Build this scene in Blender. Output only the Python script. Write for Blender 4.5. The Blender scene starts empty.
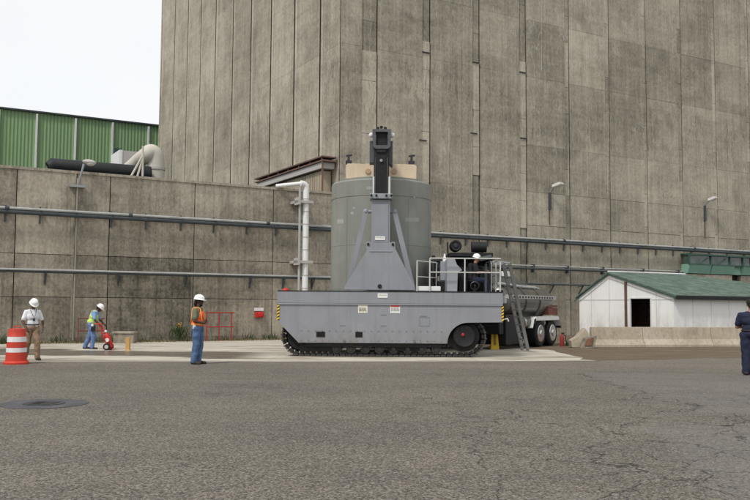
import bpy, bmesh, math, random
from mathutils import Vector, Matrix, noise
R = math.radians
random.seed(7)
S = bpy.context.scene
COL = S.collection

# ------------------------------------------------------------------ camera
CAM_H, F = 1.65, 840.0
PITCH = math.atan(56 / F); ROLL = R(0.4)
cam_d = bpy.data.cameras.new('camera'); cam = bpy.data.objects.new('camera', cam_d); COL.objects.link(cam)
cam_d.sensor_width = 36; cam_d.lens = 36 * F / 750; cam_d.clip_start = .1; cam_d.clip_end = 2000
CM = Matrix.Rotation(math.pi / 2 + PITCH, 3, 'X') @ Matrix.Rotation(ROLL, 3, 'Z')
cam.matrix_world = Matrix.Translation((0, 0, CAM_H)) @ CM.to_4x4()
S.camera = cam

# ------------------------------------------------------------------ sky, sun, exposure
W = bpy.data.worlds.new('World'); S.world = W; W.use_nodes = True
wn, wl = W.node_tree.nodes, W.node_tree.links
wn.clear()
SUN_EL, SUN_AZ = 52, 215          # azimuth clockwise from +Y
sky = wn.new('ShaderNodeTexSky'); sky.sky_type = 'NISHITA'; sky.sun_disc = False
sky.sun_elevation = R(SUN_EL); sky.sun_rotation = R(SUN_AZ)
wmix = wn.new('ShaderNodeMixRGB'); wmix.inputs[0].default_value = .9
wmix.inputs[2].default_value = (9.6, 9.7, 9.75, 1)          # even overcast cloud deck
wnz = wn.new('ShaderNodeTexNoise'); wnz.inputs['Scale'].default_value = 1.6; wnz.inputs['Detail'].default_value = 5
wcr = wn.new('ShaderNodeMapRange'); wcr.inputs[1].default_value = .3; wcr.inputs[2].default_value = .7
wcr.inputs[3].default_value = .84; wcr.inputs[4].default_value = .94
wtc = wn.new('ShaderNodeTexCoord'); wl.new(wtc.outputs['Generated'], wnz.inputs['Vector'])
wl.new(wnz.outputs['Fac'], wcr.inputs[0]); wl.new(wcr.outputs[0], wmix.inputs[0])
wbg = wn.new('ShaderNodeBackground'); wbg.inputs[1].default_value = .092
wo = wn.new('ShaderNodeOutputWorld')
wl.new(sky.outputs[0], wmix.inputs[1]); wl.new(wmix.outputs[0], wbg.inputs[0]); wl.new(wbg.outputs[0], wo.inputs[0])
sd = bpy.data.lights.new('sun', 'SUN'); sd.energy = 2.1; sd.angle = R(10); sd.color = (1, .965, .91)
sun = bpy.data.objects.new('sun', sd); COL.objects.link(sun)
az, el = R(SUN_AZ), R(SUN_EL)
sv = Vector((math.sin(az) * math.cos(el), math.cos(az) * math.cos(el), math.sin(el)))
sun.rotation_euler = sv.to_track_quat('Z', 'Y').to_euler()
S.view_settings.view_transform = 'Standard'; S.view_settings.look = 'None'
S.view_settings.exposure = 0.2; S.view_settings.gamma = 1; S.view_settings.use_curve_mapping = False
S.render.engine = 'CYCLES'

# ------------------------------------------------------------------ pixel -> world measuring
def ray(px, py, roll=True):
    d = Vector(((px - 375) / F, (250 - py) / F, -1))
    m = CM if roll else Matrix.Rotation(math.pi / 2 + PITCH, 3, 'X')
    return m @ d
def atY(px, py, Y):
    d = ray(px, py, False); return Vector((0, 0, CAM_H)) + d * (Y / d.y)
def ground(px, py):
    d = ray(px, py); return Vector((0, 0, CAM_H)) + d * (-CAM_H / d.z)
PD = Vector((math.sin(R(60.3)), math.cos(R(60.3)), 0))      # direction of the long wall
PN = Vector((PD.y, -PD.x, 0))                                # towards the camera
QD = -PN                                                     # direction of the left face
QN = -PD
_d = ray(0, 343.7); P0 = Vector((0, 0, CAM_H)) + _d * (-CAM_H / _d.z); P0.z = 0
def onplane(px, py, O, D, N):
    """-> (distance along the wall, height)"""
    d = ray(px, py); c = Vector((0, 0, CAM_H)); t = (O - c).dot(N) / d.dot(N); p = c + d * t
    return (p - O).dot(D), p.z
def sP(px, py=240): return onplane(px, py, P0, PD, PN)[0]
def zP(px, py): return onplane(px, py, P0, PD, PN)[1]
SC = sP(340.5, 110)
CORNER = P0 + PD * SC
def sQ(px, py=100): return onplane(px, py, CORNER, QD, QN)[0]
def zQ(px, py): return onplane(px, py, CORNER, QD, QN)[1]

# ------------------------------------------------------------------ materials
MATS = {}
class NT:
    def __init__(s, name):
        s.m = bpy.data.materials.new(name); s.m.use_nodes = True
        s.n, s.l = s.m.node_tree.nodes, s.m.node_tree.links
        s.b = s.n['Principled BSDF']
        MATS[name] = s.m
    def add(s, t, **kw):
        n = s.n.new(t)
        for k, v in kw.items(): setattr(n, k, v)
        return n
    def val(s, x, sock):
        if hasattr(x, 'links') or hasattr(x, 'is_linked'): s.l.new(x, sock)
        else: sock.default_value = x
    def pos(s, world=True):
        if world: return s.add('ShaderNodeNewGeometry').outputs['Position']
        return s.add('ShaderNodeTexCoord').outputs['Object']
    def scale(s, v, sc, loc=(0, 0, 0)):
        n = s.add('ShaderNodeMapping'); n.inputs['Scale'].default_value = sc; n.inputs['Location'].default_value = loc
        s.l.new(v, n.inputs['Vector']); return n.outputs[0]
    def noise(s, v, scale=1, detail=5, rough=.6, dist=0):
        n = s.add('ShaderNodeTexNoise'); n.inputs['Scale'].default_value = scale; n.inputs['Detail'].default_value = detail
        n.inputs['Roughness'].default_value = rough; n.inputs['Distortion'].default_value = dist
        s.l.new(v, n.inputs['Vector']); return n.outputs['Fac']
    def ramp(s, f, a, b, c=0., d=1.):
        n = s.add('ShaderNodeMapRange'); n.inputs[1].default_value = a; n.inputs[2].default_value = b
        n.inputs[3].default_value = c; n.inputs[4].default_value = d; s.l.new(f, n.inputs[0]); return n.outputs[0]
    def math(s, op, a, b=0.):
        n = s.add('ShaderNodeMath', operation=op); s.val(a, n.inputs[0]); s.val(b, n.inputs[1]); return n.outputs[0]
    def mix(s, f, a, b, mode='MIX'):
        n = s.add('ShaderNodeMixRGB', blend_type=mode)
        s.val(f, n.inputs[0])
        for x, k in ((a, 1), (b, 2)):
            if isinstance(x, tuple): n.inputs[k].default_value = (*x, 1) if len(x) == 3 else x
            else: s.l.new(x, n.inputs[k])
        return n.outputs[0]
    def attr(s, name):
        n = s.add('ShaderNodeAttribute'); n.attribute_name = name; return n.outputs['Fac']
    def sep(s, v):
        n = s.add('ShaderNodeSeparateXYZ'); s.l.new(v, n.inputs[0]); return n.outputs
    def out(s, col, rough=.8, bump=None, bs=.2, bd=.01, metal=0., spec=.3):
        if isinstance(col, tuple): s.b.inputs['Base Color'].default_value = (*col, 1)
        else: s.l.new(col, s.b.inputs['Base Color'])
        s.val(rough, s.b.inputs['Roughness']); s.val(metal, s.b.inputs['Metallic'])
        s.b.inputs['Specular IOR Level'].default_value = spec
        if bump is not None:
            n = s.add('ShaderNodeBump'); n.inputs['Strength'].default_value = bs; n.inputs['Distance'].default_value = bd
            s.l.new(bump, n.inputs['Height']); s.l.new(n.outputs[0], s.b.inputs['Normal'])
        return s.m

def concrete(name, lo, mid, hi, drip=.5, board=.5, lime=.45):
    t = NT(name); P = t.pos()
    # board direction: coordinate along either wall face
    boards = t.noise(t.scale(P, (9, 9, .05)), 1, 2, .5)
    streak = t.noise(t.scale(P, (3.2, 3.2, .12)), 1, 6, .65)
    blotch = t.noise(t.scale(P, (.45, .45, .5)), 1, 9, .68, .6)
    cloud = t.noise(t.scale(P, (.12, .12, .16)), 1, 4, .6)
    grit = t.noise(t.scale(P, (8, 8, 6)), 1, 8, .85)
    lifts = t.noise(t.scale(P, (.25, .25, 2.4)), 1, 4, .7)
    f = t.math('ADD', t.math('MULTIPLY', t.ramp(blotch, .28, .72), .34), t.math('MULTIPLY', t.ramp(streak, .3, .7), .18))
    f = t.math('ADD', f, t.math('MULTIPLY', t.ramp(grit, .36, .64), .36))
    f = t.math('ADD', f, t.math('MULTIPLY', t.ramp(lifts, .3, .7), .12))
    f = t.math('ADD', f, t.math('MULTIPLY', t.math('SUBTRACT', t.ramp(cloud, .35, .65), .25), .24))
    f = t.math('ADD', f, t.math('MULTIPLY', t.ramp(boards, .3, .7), .14 * board * 2))
    f = t.math('ADD', f, t.math('SUBTRACT', t.attr('tone'), .15))
    cr = t.add('ShaderNodeValToRGB'); e = cr.color_ramp.elements
    e[0].position = .2; e[0].color = (*lo, 1); e[1].position = .95; e[1].color = (*hi, 1)
    k = e.new(.55); k.color = (*mid, 1); t.l.new(f, cr.inputs[0]); c = cr.outputs[0]
    # dark vertical run marks and small spalls
    dr = t.noise(t.scale(P, (5, 5, .3), (3, 7, 1)), 1, 7, .75, .2)
    dm = t.math('MULTIPLY', t.ramp(dr, .56, .72), t.ramp(t.noise(t.scale(P, (.35, .35, .35), (9, 2, 4)), 1, 3, .5), .42, .62))
    c = t.mix(t.math('MULTIPLY', dm, drip), c, (.075, .068, .056))
    # pale lime run marks
    er = t.noise(t.scale(P, (4, 4, .1), (31, 17, 5)), 1, 5, .7)
    em = t.math('MULTIPLY', t.ramp(er, .61, .72), t.ramp(t.noise(t.scale(P, (.3, .3, .5), (19, 22, 4)), 1, 3, .5), .45, .65))
    c = t.mix(t.math('MULTIPLY', em, .45), c, (.46, .44, .39))
    # rough pitted clusters
    pit = t.math('MULTIPLY', t.ramp(t.noise(t.scale(P, (9, 9, 5)), 1, 3, .8, .5), .58, .66), t.ramp(t.noise(t.scale(P, (.5, .5, .6), (40, 3, 8)), 1, 4, .6), .5, .62))
    c = t.mix(t.math('MULTIPLY', pit, .55), c, (.06, .055, .047))
    Zp = t.sep(P)[2]
    sb = t.math('MULTIPLY', t.ramp(t.noise(t.scale(P, (7, 7, 1.3), (2, 9, 4)), 1, 7, .85, .3), .52, .60), t.math('MULTIPLY', t.ramp(Zp, 11.0, 11.8), t.ramp(Zp, 15.3, 14.2)))
    sb = t.math('MULTIPLY', sb, t.ramp(t.noise(t.scale(P, (.5, .5, .5), (1, 5, 12)), 1, 3, .5), .44, .56))
    c = t.mix(t.math('MULTIPLY', sb, .6), c, (.07, .064, .05))
    ed_ = t.ramp(t.math('ABSOLUTE', t.math('SUBTRACT', t.noise(t.scale(P, (.8, .8, .22), (21, 4, 14)), 1, 4, .6, .3), .5)), .012, .003)
    ed_ = t.math('MULTIPLY', ed_, t.ramp(t.noise(t.scale(P, (.5, .5, .3), (11, 8, 2)), 1, 4, .6), .54, .62))
    c = t.mix(t.math('MULTIPLY', ed_, lime), c, (.52, .50, .44))
    st = t.noise(t.scale(P, (.55, .55, .4), (7, 51, 3)), 1, 7, .62, .8)
    c = t.mix(t.math('MULTIPLY', t.ramp(st, .55, .61), .16), c, (.115, .102, .08))
    hgt = t.math('ADD', t.math('MULTIPLY', boards, .6), grit)
    t.out(c, .92, hgt, .7, .03, spec=.2)
concrete('tower_concrete', (.15, .134, .107), (.305, .276, .22), (.50, .455, .37), .5, .4)
concrete('wall_concrete', (.073, .065, .051), (.245, .217, .171), (.46, .415, .335), .9, .35, 0.)
concrete('barrier_concrete', (.2, .165, .12), (.38, .325, .245), (.52, .46, .37), .35, .1)

def simple(name, col, rough=.6, var=.12, metal=0., scale=3., spec=.3, dirt=.0, dcol=(.06, .05, .04), world=False, bs=.1):
    t = NT(name); P = t.pos(world)
    a = t.noise(P, scale, 6, .65); b = t.noise(P, scale * 9, 3, .6)
    lo = tuple(x * (1 - var) for x in col); hi = tuple(min(1, x * (1 + var)) for x in col)
    c = t.mix(t.ramp(a, .3, .7), lo, hi)
    if dirt:
        m = t.noise(t.scale(P, (2.5, 2.5, .5)), scale * .6, 7, .7, .4)
        c = t.mix(t.math('MULTIPLY', t.ramp(m, .48, .72), dirt), c, dcol)
    t.out(c, rough, b, bs, .004, metal, spec)
def paint():
    t = NT('grey_paint'); P = t.pos(); X, Y, Z = t.sep(P)[:3]
    a = t.noise(P, 1.1, 6, .6); st = t.noise(t.scale(P, (7, 7, .35)), 1, 6, .7); sc = t.noise(t.scale(P, (2, 2, 9)), 2, 8, .8); sp = t.noise(P, 26, 4, .8)
    c = t.mix(t.ramp(a, .3, .7), (.222, .229, .25), (.262, .27, .292))
    c = t.mix(t.math('MULTIPLY', t.ramp(st, .5, .72), .35), c, (.15, .148, .145))
    c = t.mix(t.math('MULTIPLY', t.ramp(sc, .60, .66), .4), c, (.34, .34, .335))
    mud = t.math('MULTIPLY', t.ramp(Z, 1.0, .4), t.ramp(t.noise(t.scale(P, (3, 3, 1.5)), 1, 7, .75), .42, .62))
    c = t.mix(t.math('MULTIPLY', mud, .6), c, (.17, .145, .11))
    c = t.mix(t.math('MULTIPLY', t.ramp(sp, .68, .72), .5), c, (.10, .07, .05))
    t.out(c, .5, sp, .12, .003, spec=.4)
paint()
simple('grey_paint_light', (.29, .305, .33), .5, .06, scale=1.5, dirt=.15, dcol=(.18, .17, .15))
simple('black_steel', (.011, .0115, .013), .6, .3, dirt=.35, dcol=(.045, .038, .03), spec=.3)
simple('rubber', (.012, .012, .013), .75, .2, dirt=.3, dcol=(.05, .045, .04))
simple('track_steel', (.05, .049, .047), .5, .35, .4, scale=5, dirt=.5, dcol=(.11, .09, .065), spec=.5)
simple('cask_paint', (.225, .232, .205), .55, .12, scale=.9, dirt=.5, dcol=(.14, .14, .12), spec=.4)
simple('cask_patch', (.31, .32, .3), .7, .1)
simple('beige_paint', (.62, .5, .37), .6, .07, dirt=.25, dcol=(.35, .26, .17))
simple('boss_tan', (.42, .31, .2), .7, .1)
simple('joint_grey', (.58, .58, .56), .6, .05)
simple('white_paint', (.70, .70, .69), .55, .06, dirt=.35, dcol=(.42, .4, .37))
simple('rail_paint', (.52, .52, .49), .45, .06)
simple('stencil', (.14, .15, .17), .6, .05)
simple('dark_paint', (.09, .095, .105), .5, .15, dirt=.3)
simple('rail_red', (.34, .03, .025), .6, .2, dirt=.35)
simple('red_paint', (.5, .025, .02), .5, .2)
simple('dull_red_paint', (.17, .06, .045), .75, .3, dirt=.4)
simple('dull_red_bright', (.28, .03, .03), .6, .2)
simple('yellow_paint', (.72, .47, .03), .5, .1)
simple('galv', (.30, .32, .33), .42, .12, .35, dirt=.25, dcol=(.12, .12, .11), scale=2)
simple('pipe_pale', (.38, .39, .38), .5, .12, .1, dirt=.35, dcol=(.14, .13, .12), scale=1.5)
simple('pipe_dark', (.055, .065, .07), .5, .2, scale=2)
simple('duct_white', (.5, .47, .41), .6, .08, dirt=.25, dcol=(.4, .36, .3), scale=1)
simple('duct_grey', (.42, .4, .38), .6, .08, scale=1)
simple('conduit_drab', (.26, .245, .205), .7, .1, dirt=.4)
simple('rust', (.16, .075, .045), .85, .35, dirt=.3, scale=5)
simple('rusty_post', (.14, .09, .07), .85, .3, scale=4)
simple('teal_paint', (.2, .36, .29), .55, .08, dirt=.3, dcol=(.1, .2, .16))
simple('teal_frame', (.035, .09, .07), .5, .1)
simple('skin_dark', (.085, .045, .03), .5, .08, scale=9)
simple('skin_light', (.38, .2, .14), .5, .06, scale=9)
simple('hair_black', (.012, .01, .009), .7, .2)
simple('helmet_white', (.8, .8, .79), .3, .02, spec=.5)
simple('cloth_white', (.68, .69, .71), .9, .05, scale=8)
simple('cloth_khaki', (.24, .165, .105), .9, .3, scale=9)
simple('cloth_jeans', (.075, .13, .24), .9, .25, scale=7)
simple('cloth_jeans_pale', (.12, .19, .36), .9, .25, scale=7)
simple('cloth_olive', (.13, .14, .09), .9, .15, scale=8)
simple('cloth_blue', (.2, .33, .55), .9, .1, scale=8)
simple('cloth_navy', (.017, .022, .045), .9, .2, scale=8)
simple('cloth_black', (.02, .02, .024), .9, .2, scale=8)
simple('vest_orange', (.92, .13, .05), .8, .08, scale=8)
simple('vest_lime', (.5, .72, .12), .8, .06, scale=8)
simple('tape_yellow', (.85, .7, .2), .5, .05)
simple('vest_trim', (.85, .42, .08), .5, .05)
simple('tape_silver', (.6, .6, .57), .4, .05)
simple('boot', (.035, .027, .022), .7, .2)
simple('barrel_orange', (.52, .05, .028), .5, .12, dirt=.35, dcol=(.3, .05, .03))
simple('paper', (.7, .7, .66), .6, .04)
simple('ink', (.03, .03, .03), .6, .0)
simple('tank_grey', (.12, .12, .105), .28, .25, .55, dirt=.6, dcol=(.09, .08, .065), scale=1.5)
simple('chrome', (.62, .62, .6), .22, .08, .8)
simple('dark_void', (.01, .01, .01), .9, .1)
simple('leaf', (.05, .075, .025), .8, .4, scale=3)
simple('dry_leaf', (.16, .13, .06), .85, .3, scale=3)
simple('flower', (.7, .33, .03), .7, .2)
simple('tar_black', (.012, .013, .014), .6, .2, world=True)
simple('glass_lens', (.5, .5, .48), .15, .05)
simple('iron', (.05, .05, .055), .5, .2, .5)
simple('handle_tan', (.5, .3, .1), .6, .1)

def _boothglass():
    t = NT('booth_glass'); P = t.pos()
    c = t.mix(t.ramp(t.noise(P, 1.3, 3, .5), .35, .65), (.03, .045, .04), (.09, .12, .105)); t.out(c, .15, spec=.6)
_boothglass()

def corrugated(name, col, pitch, d, var=.1, streakcol=None, depth=.03):
    t = NT(name); P = t.pos()
    n = t.add('ShaderNodeVectorMath', operation='DOT_PRODUCT'); n.inputs[1].default_value = d
    t.l.new(P, n.inputs[0])
    w = t.math('MULTIPLY', n.outputs['Value'], 2 * math.pi / pitch)
    h = t.math('SINE', w)
    a = t.noise(t.scale(P, (.6, .6, .1)), 1.5, 6, .6)
    lo = tuple(x * (1 - var) for x in col); hi = tuple(x * (1 + var) for x in col)
    c = t.mix(t.ramp(a, .3, .7), lo, hi)
    if streakcol: c = t.mix(t.math('MULTIPLY', t.ramp(t.noise(t.scale(P, (2, 2, .3)), 1.4, 6, .7), .52, .7), .7), c, streakcol)
    Zc = t.sep(P)[2]
    gz = t.math('MULTIPLY', t.ramp(Zc, 1.5, .75), t.ramp(t.noise(t.scale(P, (3, 3, 1)), 1, 6, .8), .4, .65))
    c = t.mix(t.math('MULTIPLY', gz, .5), c, (.33, .28, .21))
    t.out(c, .55, h, 1, depth, spec=.3)

def asphalt():
    t = NT('asphalt'); P = t.pos(); X, Y, Z = t.sep(P)[:3]
    v = t.add('ShaderNodeTexVoronoi'); v.inputs['Scale'].default_value = 62; t.l.new(P, v.inputs['Vector'])
    wn_ = t.add('ShaderNodeSeparateColor'); t.l.new(v.outputs['Color'], wn_.inputs[0])
    stone = wn_.outputs[0]
    v2 = t.add('ShaderNodeTexVoronoi'); v2.inputs['Scale'].default_value = 46; t.l.new(P, v2.inputs['Vector'])
    s2 = t.add('ShaderNodeSeparateColor'); t.l.new(v2.outputs['Color'], s2.inputs[0])
    big = t.noise(t.scale(P, (.22, .5, 1)), 1, 8, .65, .5)
    mid = t.noise(t.scale(P, (.9, 1.6, 1)), 1, 7, .7)
    base = t.mix(t.ramp(big, .3, .7), (.068, .061, .053), (.118, .106, .091))
    base = t.mix(t.math('MULTIPLY', t.ramp(mid, .3, .75), .5), base, (.115, .103, .09))
    grain = t.mix(t.ramp(stone, 0, 1), (.2, .2, .2), (2.3, 2.22, 2.08))
    c = t.mix(.92, base, grain, 'MULTIPLY')
    c = t.mix(t.math('MULTIPLY', t.ramp(s2.outputs[1], .86, .9), .5), c, (.30, .28, .25))
    c = t.mix(t.math('MULTIPLY', t.ramp(s2.outputs[2], .86, .9), .55), c, (.035, .033, .03))
    # paler bluish resurfaced areas on the right
    wob = t.noise(P, .8, 5, .6)
    e1 = t.math('ADD', X, t.math('MULTIPLY', wob, 2.4))
    m1 = t.math('MULTIPLY', t.ramp(e1, 6.2, 6.8), t.ramp(Y, 13.3, 13.5))
    m1 = t.math('MULTIPLY', m1, t.ramp(Y, 21.6, 21.3))
    e2 = t.math('ADD', X, t.math('MULTIPLY', wob, 1.6))
    m2 = t.math('MULTIPLY', t.ramp(t.math('SUBTRACT', e2, t.math('MULTIPLY', Y, .12)), 2.9, 3.3), t.ramp(t.math('ADD', Y, t.math('MULTIPLY', wob, 1.5)), 12.8, 12.6))
    c = t.mix(t.math('MULTIPLY', t.math('MAXIMUM', m1, m2), .32), c, (.165, .155, .148))
    # pale scuffed patch streaks
    sc = t.math('MULTIPLY', t.ramp(t.noise(t.scale(P, (.35, 1.3, 1), (5, 9, 0)), 1, 5, .6, .4), .6, .7), t.ramp(t.noise(P, 5, 5, .7), .35, .6))
    c = t.mix(t.math('MULTIPLY', sc, .3), c, (.24, .22, .195))
    dk = t.ramp(t.noise(t.scale(P, (.2, .8, 1), (15, 3, 0)), 1, 6, .7, .6), .58, .72)
    c = t.mix(t.math('MULTIPLY', dk, .35), c, (.05, .047, .042))
    oil = t.ramp(t.noise(t.scale(P, (.9, .9, 1), (33, 12, 0)), 1, 3, .5, .2), .66, .73)
    c = t.mix(t.math('MULTIPLY', oil, .4), c, (.04, .037, .033))
    tw = t.math('ADD', Y, t.math('ADD', t.math('MULTIPLY', X, .10), t.math('MULTIPLY', t.noise(P, .15, 2, .5), 1.5)))
    for c0 in (19.3, 21.2):
        tm = t.math('MULTIPLY', t.ramp(t.math('ABSOLUTE', t.math('SUBTRACT', tw, c0)), .22, .08), t.ramp(t.noise(t.scale(P, (.6, 4, 1)), 1, 6, .7), .42, .62))
        c = t.mix(t.math('MULTIPLY', tm, .3), c, (.045, .042, .038))
    gt = t.math('MULTIPLY', t.ramp(t.math('ADD', Y, t.math('MULTIPLY', mid, 3)), 23.6, 26), t.ramp(t.noise(P, 4, 6, .8), .4, .6))
    c = t.mix(t.math('MULTIPLY', gt, .45), c, (.22, .19, .15))
    # cracks
    warp = t.add('ShaderNodeTexNoise'); warp.inputs['Scale'].default_value = 1.8; warp.inputs['Detail'].default_value = 5; warp.inputs['Roughness'].default_value = .52
    t.l.new(P, warp.inputs['Vector'])
    va = t.add('ShaderNodeVectorMath', operation='MULTIPLY_ADD'); va.inputs[1].default_value = (1.1, 1.1, 0)
    t.l.new(warp.outputs['Color'], va.inputs[0]); t.l.new(P, va.inputs[2])
    vc = t.add('ShaderNodeTexVoronoi', feature='DISTANCE_TO_EDGE'); vc.inputs['Scale'].default_value = .95; t.l.new(va.outputs[0], vc.inputs['Vector'])
    crack = t.ramp(vc.outputs['Distance'], .0155, .005)
    area = t.ramp(t.noise(P, .45, 4, .6), .38, .48)
    reg = t.math('MULTIPLY', t.ramp(X, .0, 1.2), t.ramp(Y, 18.5, 14.5))
    cm = t.math('MULTIPLY', t.math('MULTIPLY', crack, area), reg)
    # one curved joint crack round the resurfaced patch
    ed = t.math('MULTIPLY', t.ramp(t.math('ABSOLUTE', t.math('SUBTRACT', e1, 6.4)), .07, .02), t.math('MULTIPLY', t.ramp(Y, 13.3, 13.6), t.ramp(Y, 21.6, 21)))
    ed2 = t.math('MULTIPLY', t.ramp(t.math('ABSOLUTE', t.math('SUBTRACT', Y, t.math('ADD', 21.7, t.math('MULTIPLY', wob, 1.2)))), .06, .02), t.ramp(X, -12, -4, .5, 0))
    cm = t.math('MAXIMUM', cm, t.math('MULTIPLY', t.math('MAXIMUM', ed, ed2), t.ramp(t.noise(P, 3, 4, .7), .35, .6)))
    c = t.mix(t.math('MULTIPLY', cm, .85), c, (.022, .02, .018))
    h = t.math('SUBTRACT', t.math('MULTIPLY', stone, .6), t.math('MULTIPLY', cm, 3))
    t.out(c, .85, h, .6, .006, spec=.35)
asphalt()

def slab():
    t = NT('slab'); P = t.pos(); X, Y, Z = t.sep(P)[:3]
    a = t.noise(t.scale(P, (.5, 1.2, 1)), 1, 8, .7); b = t.noise(P, 16, 5, .7)
    c = t.mix(t.ramp(a, .3, .7), (.36, .325, .265), (.58, .54, .465))
    c = t.mix(t.math('MULTIPLY', t.ramp(b, .35, .7), .35), c, (.3, .27, .22))
    d = t.ramp(t.noise(t.scale(P, (.25, .9, 1), (3, 3, 0)), 1, 7, .7, .4), .52, .62)
    c = t.mix(t.math('MULTIPLY', d, .75), c, (.2, .165, .12))
    # standing water and wet slab on the left
    w = t.noise(t.scale(P, (.13, .42, 1), (2.3, 1.15, 0)), 1, 5, .55, .3)
    dd = t.math('DIVIDE', t.math('ABSOLUTE', t.math('SUBTRACT', Y, 28.2)), 2.7)
    wet = t.math('ADD', t.math('SUBTRACT', 1, dd), t.math('MULTIPLY', t.math('SUBTRACT', w, .5), 2.6))
    wet = t.math('MULTIPLY', t.ramp(wet, .22, .34), t.ramp(t.math('ADD', X, t.math('MULTIPLY', w, 2)), -2.2, -3.4))
    c = t.mix(t.math('MULTIPLY', wet, .9), c, (.105, .09, .068))
    ro = t.math('ADD', t.ramp(wet, 0, 1, .85, .2), t.math('MULTIPLY', t.ramp(a, .4, .62), .3))
    j = t.math('ABSOLUTE', t.math('SUBTRACT', t.math('FRACT', t.math('MULTIPLY', X, .16)), .5))
    jm = t.ramp(j, .006, .002)
    c = t.mix(t.math('MULTIPLY', jm, .25), c, (.16, .14, .12))
    eg = t.math('MULTIPLY', t.ramp(t.math('ADD', Y, t.math('MULTIPLY', t.noise(t.scale(P, (1.2, 2, 1)), 1, 6, .8), 1.6)), 26.1, 25.3), .8)
    c = t.mix(eg, c, (.22, .195, .16))
    t.out(c, ro, b, .12, .006, spec=.4)
slab()
def dirt():
    t = NT('dirt'); P = t.pos()
    a = t.noise(t.scale(P, (.4, 1.6, 1)), 1, 9, .72, .4); b = t.noise(P, 11, 6, .8)
    c = t.mix(t.ramp(a, .3, .7), (.075, .055, .036), (.21, .16, .11))
    c = t.mix(t.math('MULTIPLY', t.ramp(b, .4, .7), .5), c, (.06, .05, .035))
    t.out(c, .95, b, .8, .03)
dirt()
def tarp():
    t = NT('green_shed_roof'); P = t.pos()
    a = t.noise(t.scale(P, (2.2, 2.2, 6)), 1, 8, .75); s = t.noise(t.scale(P, (.6, 2.5, 4)), 2, 4, .7)
    c = t.mix(t.ramp(a, .3, .7), (.035, .065, .048), (.13, .18, .15))
    c = t.mix(t.math('MULTIPLY', t.ramp(s, .52, .65), .5), c, (.24, .31, .27))
    t.out(c, .6, a, .4, .03)
tarp()
corrugated('green_cladding', (.21, .335, .165), .33, PD, .08, (.28, .39, .22), .022)
corrugated('shed_sheet', (.80, .80, .79), .9, (.8, -.6, 0), .03, (.66, .66, .64), .004)
corrugated('rusty_sheet', (.40, .34, .25), .28, QD, .25, (.24, .12, .05), .04)

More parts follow.
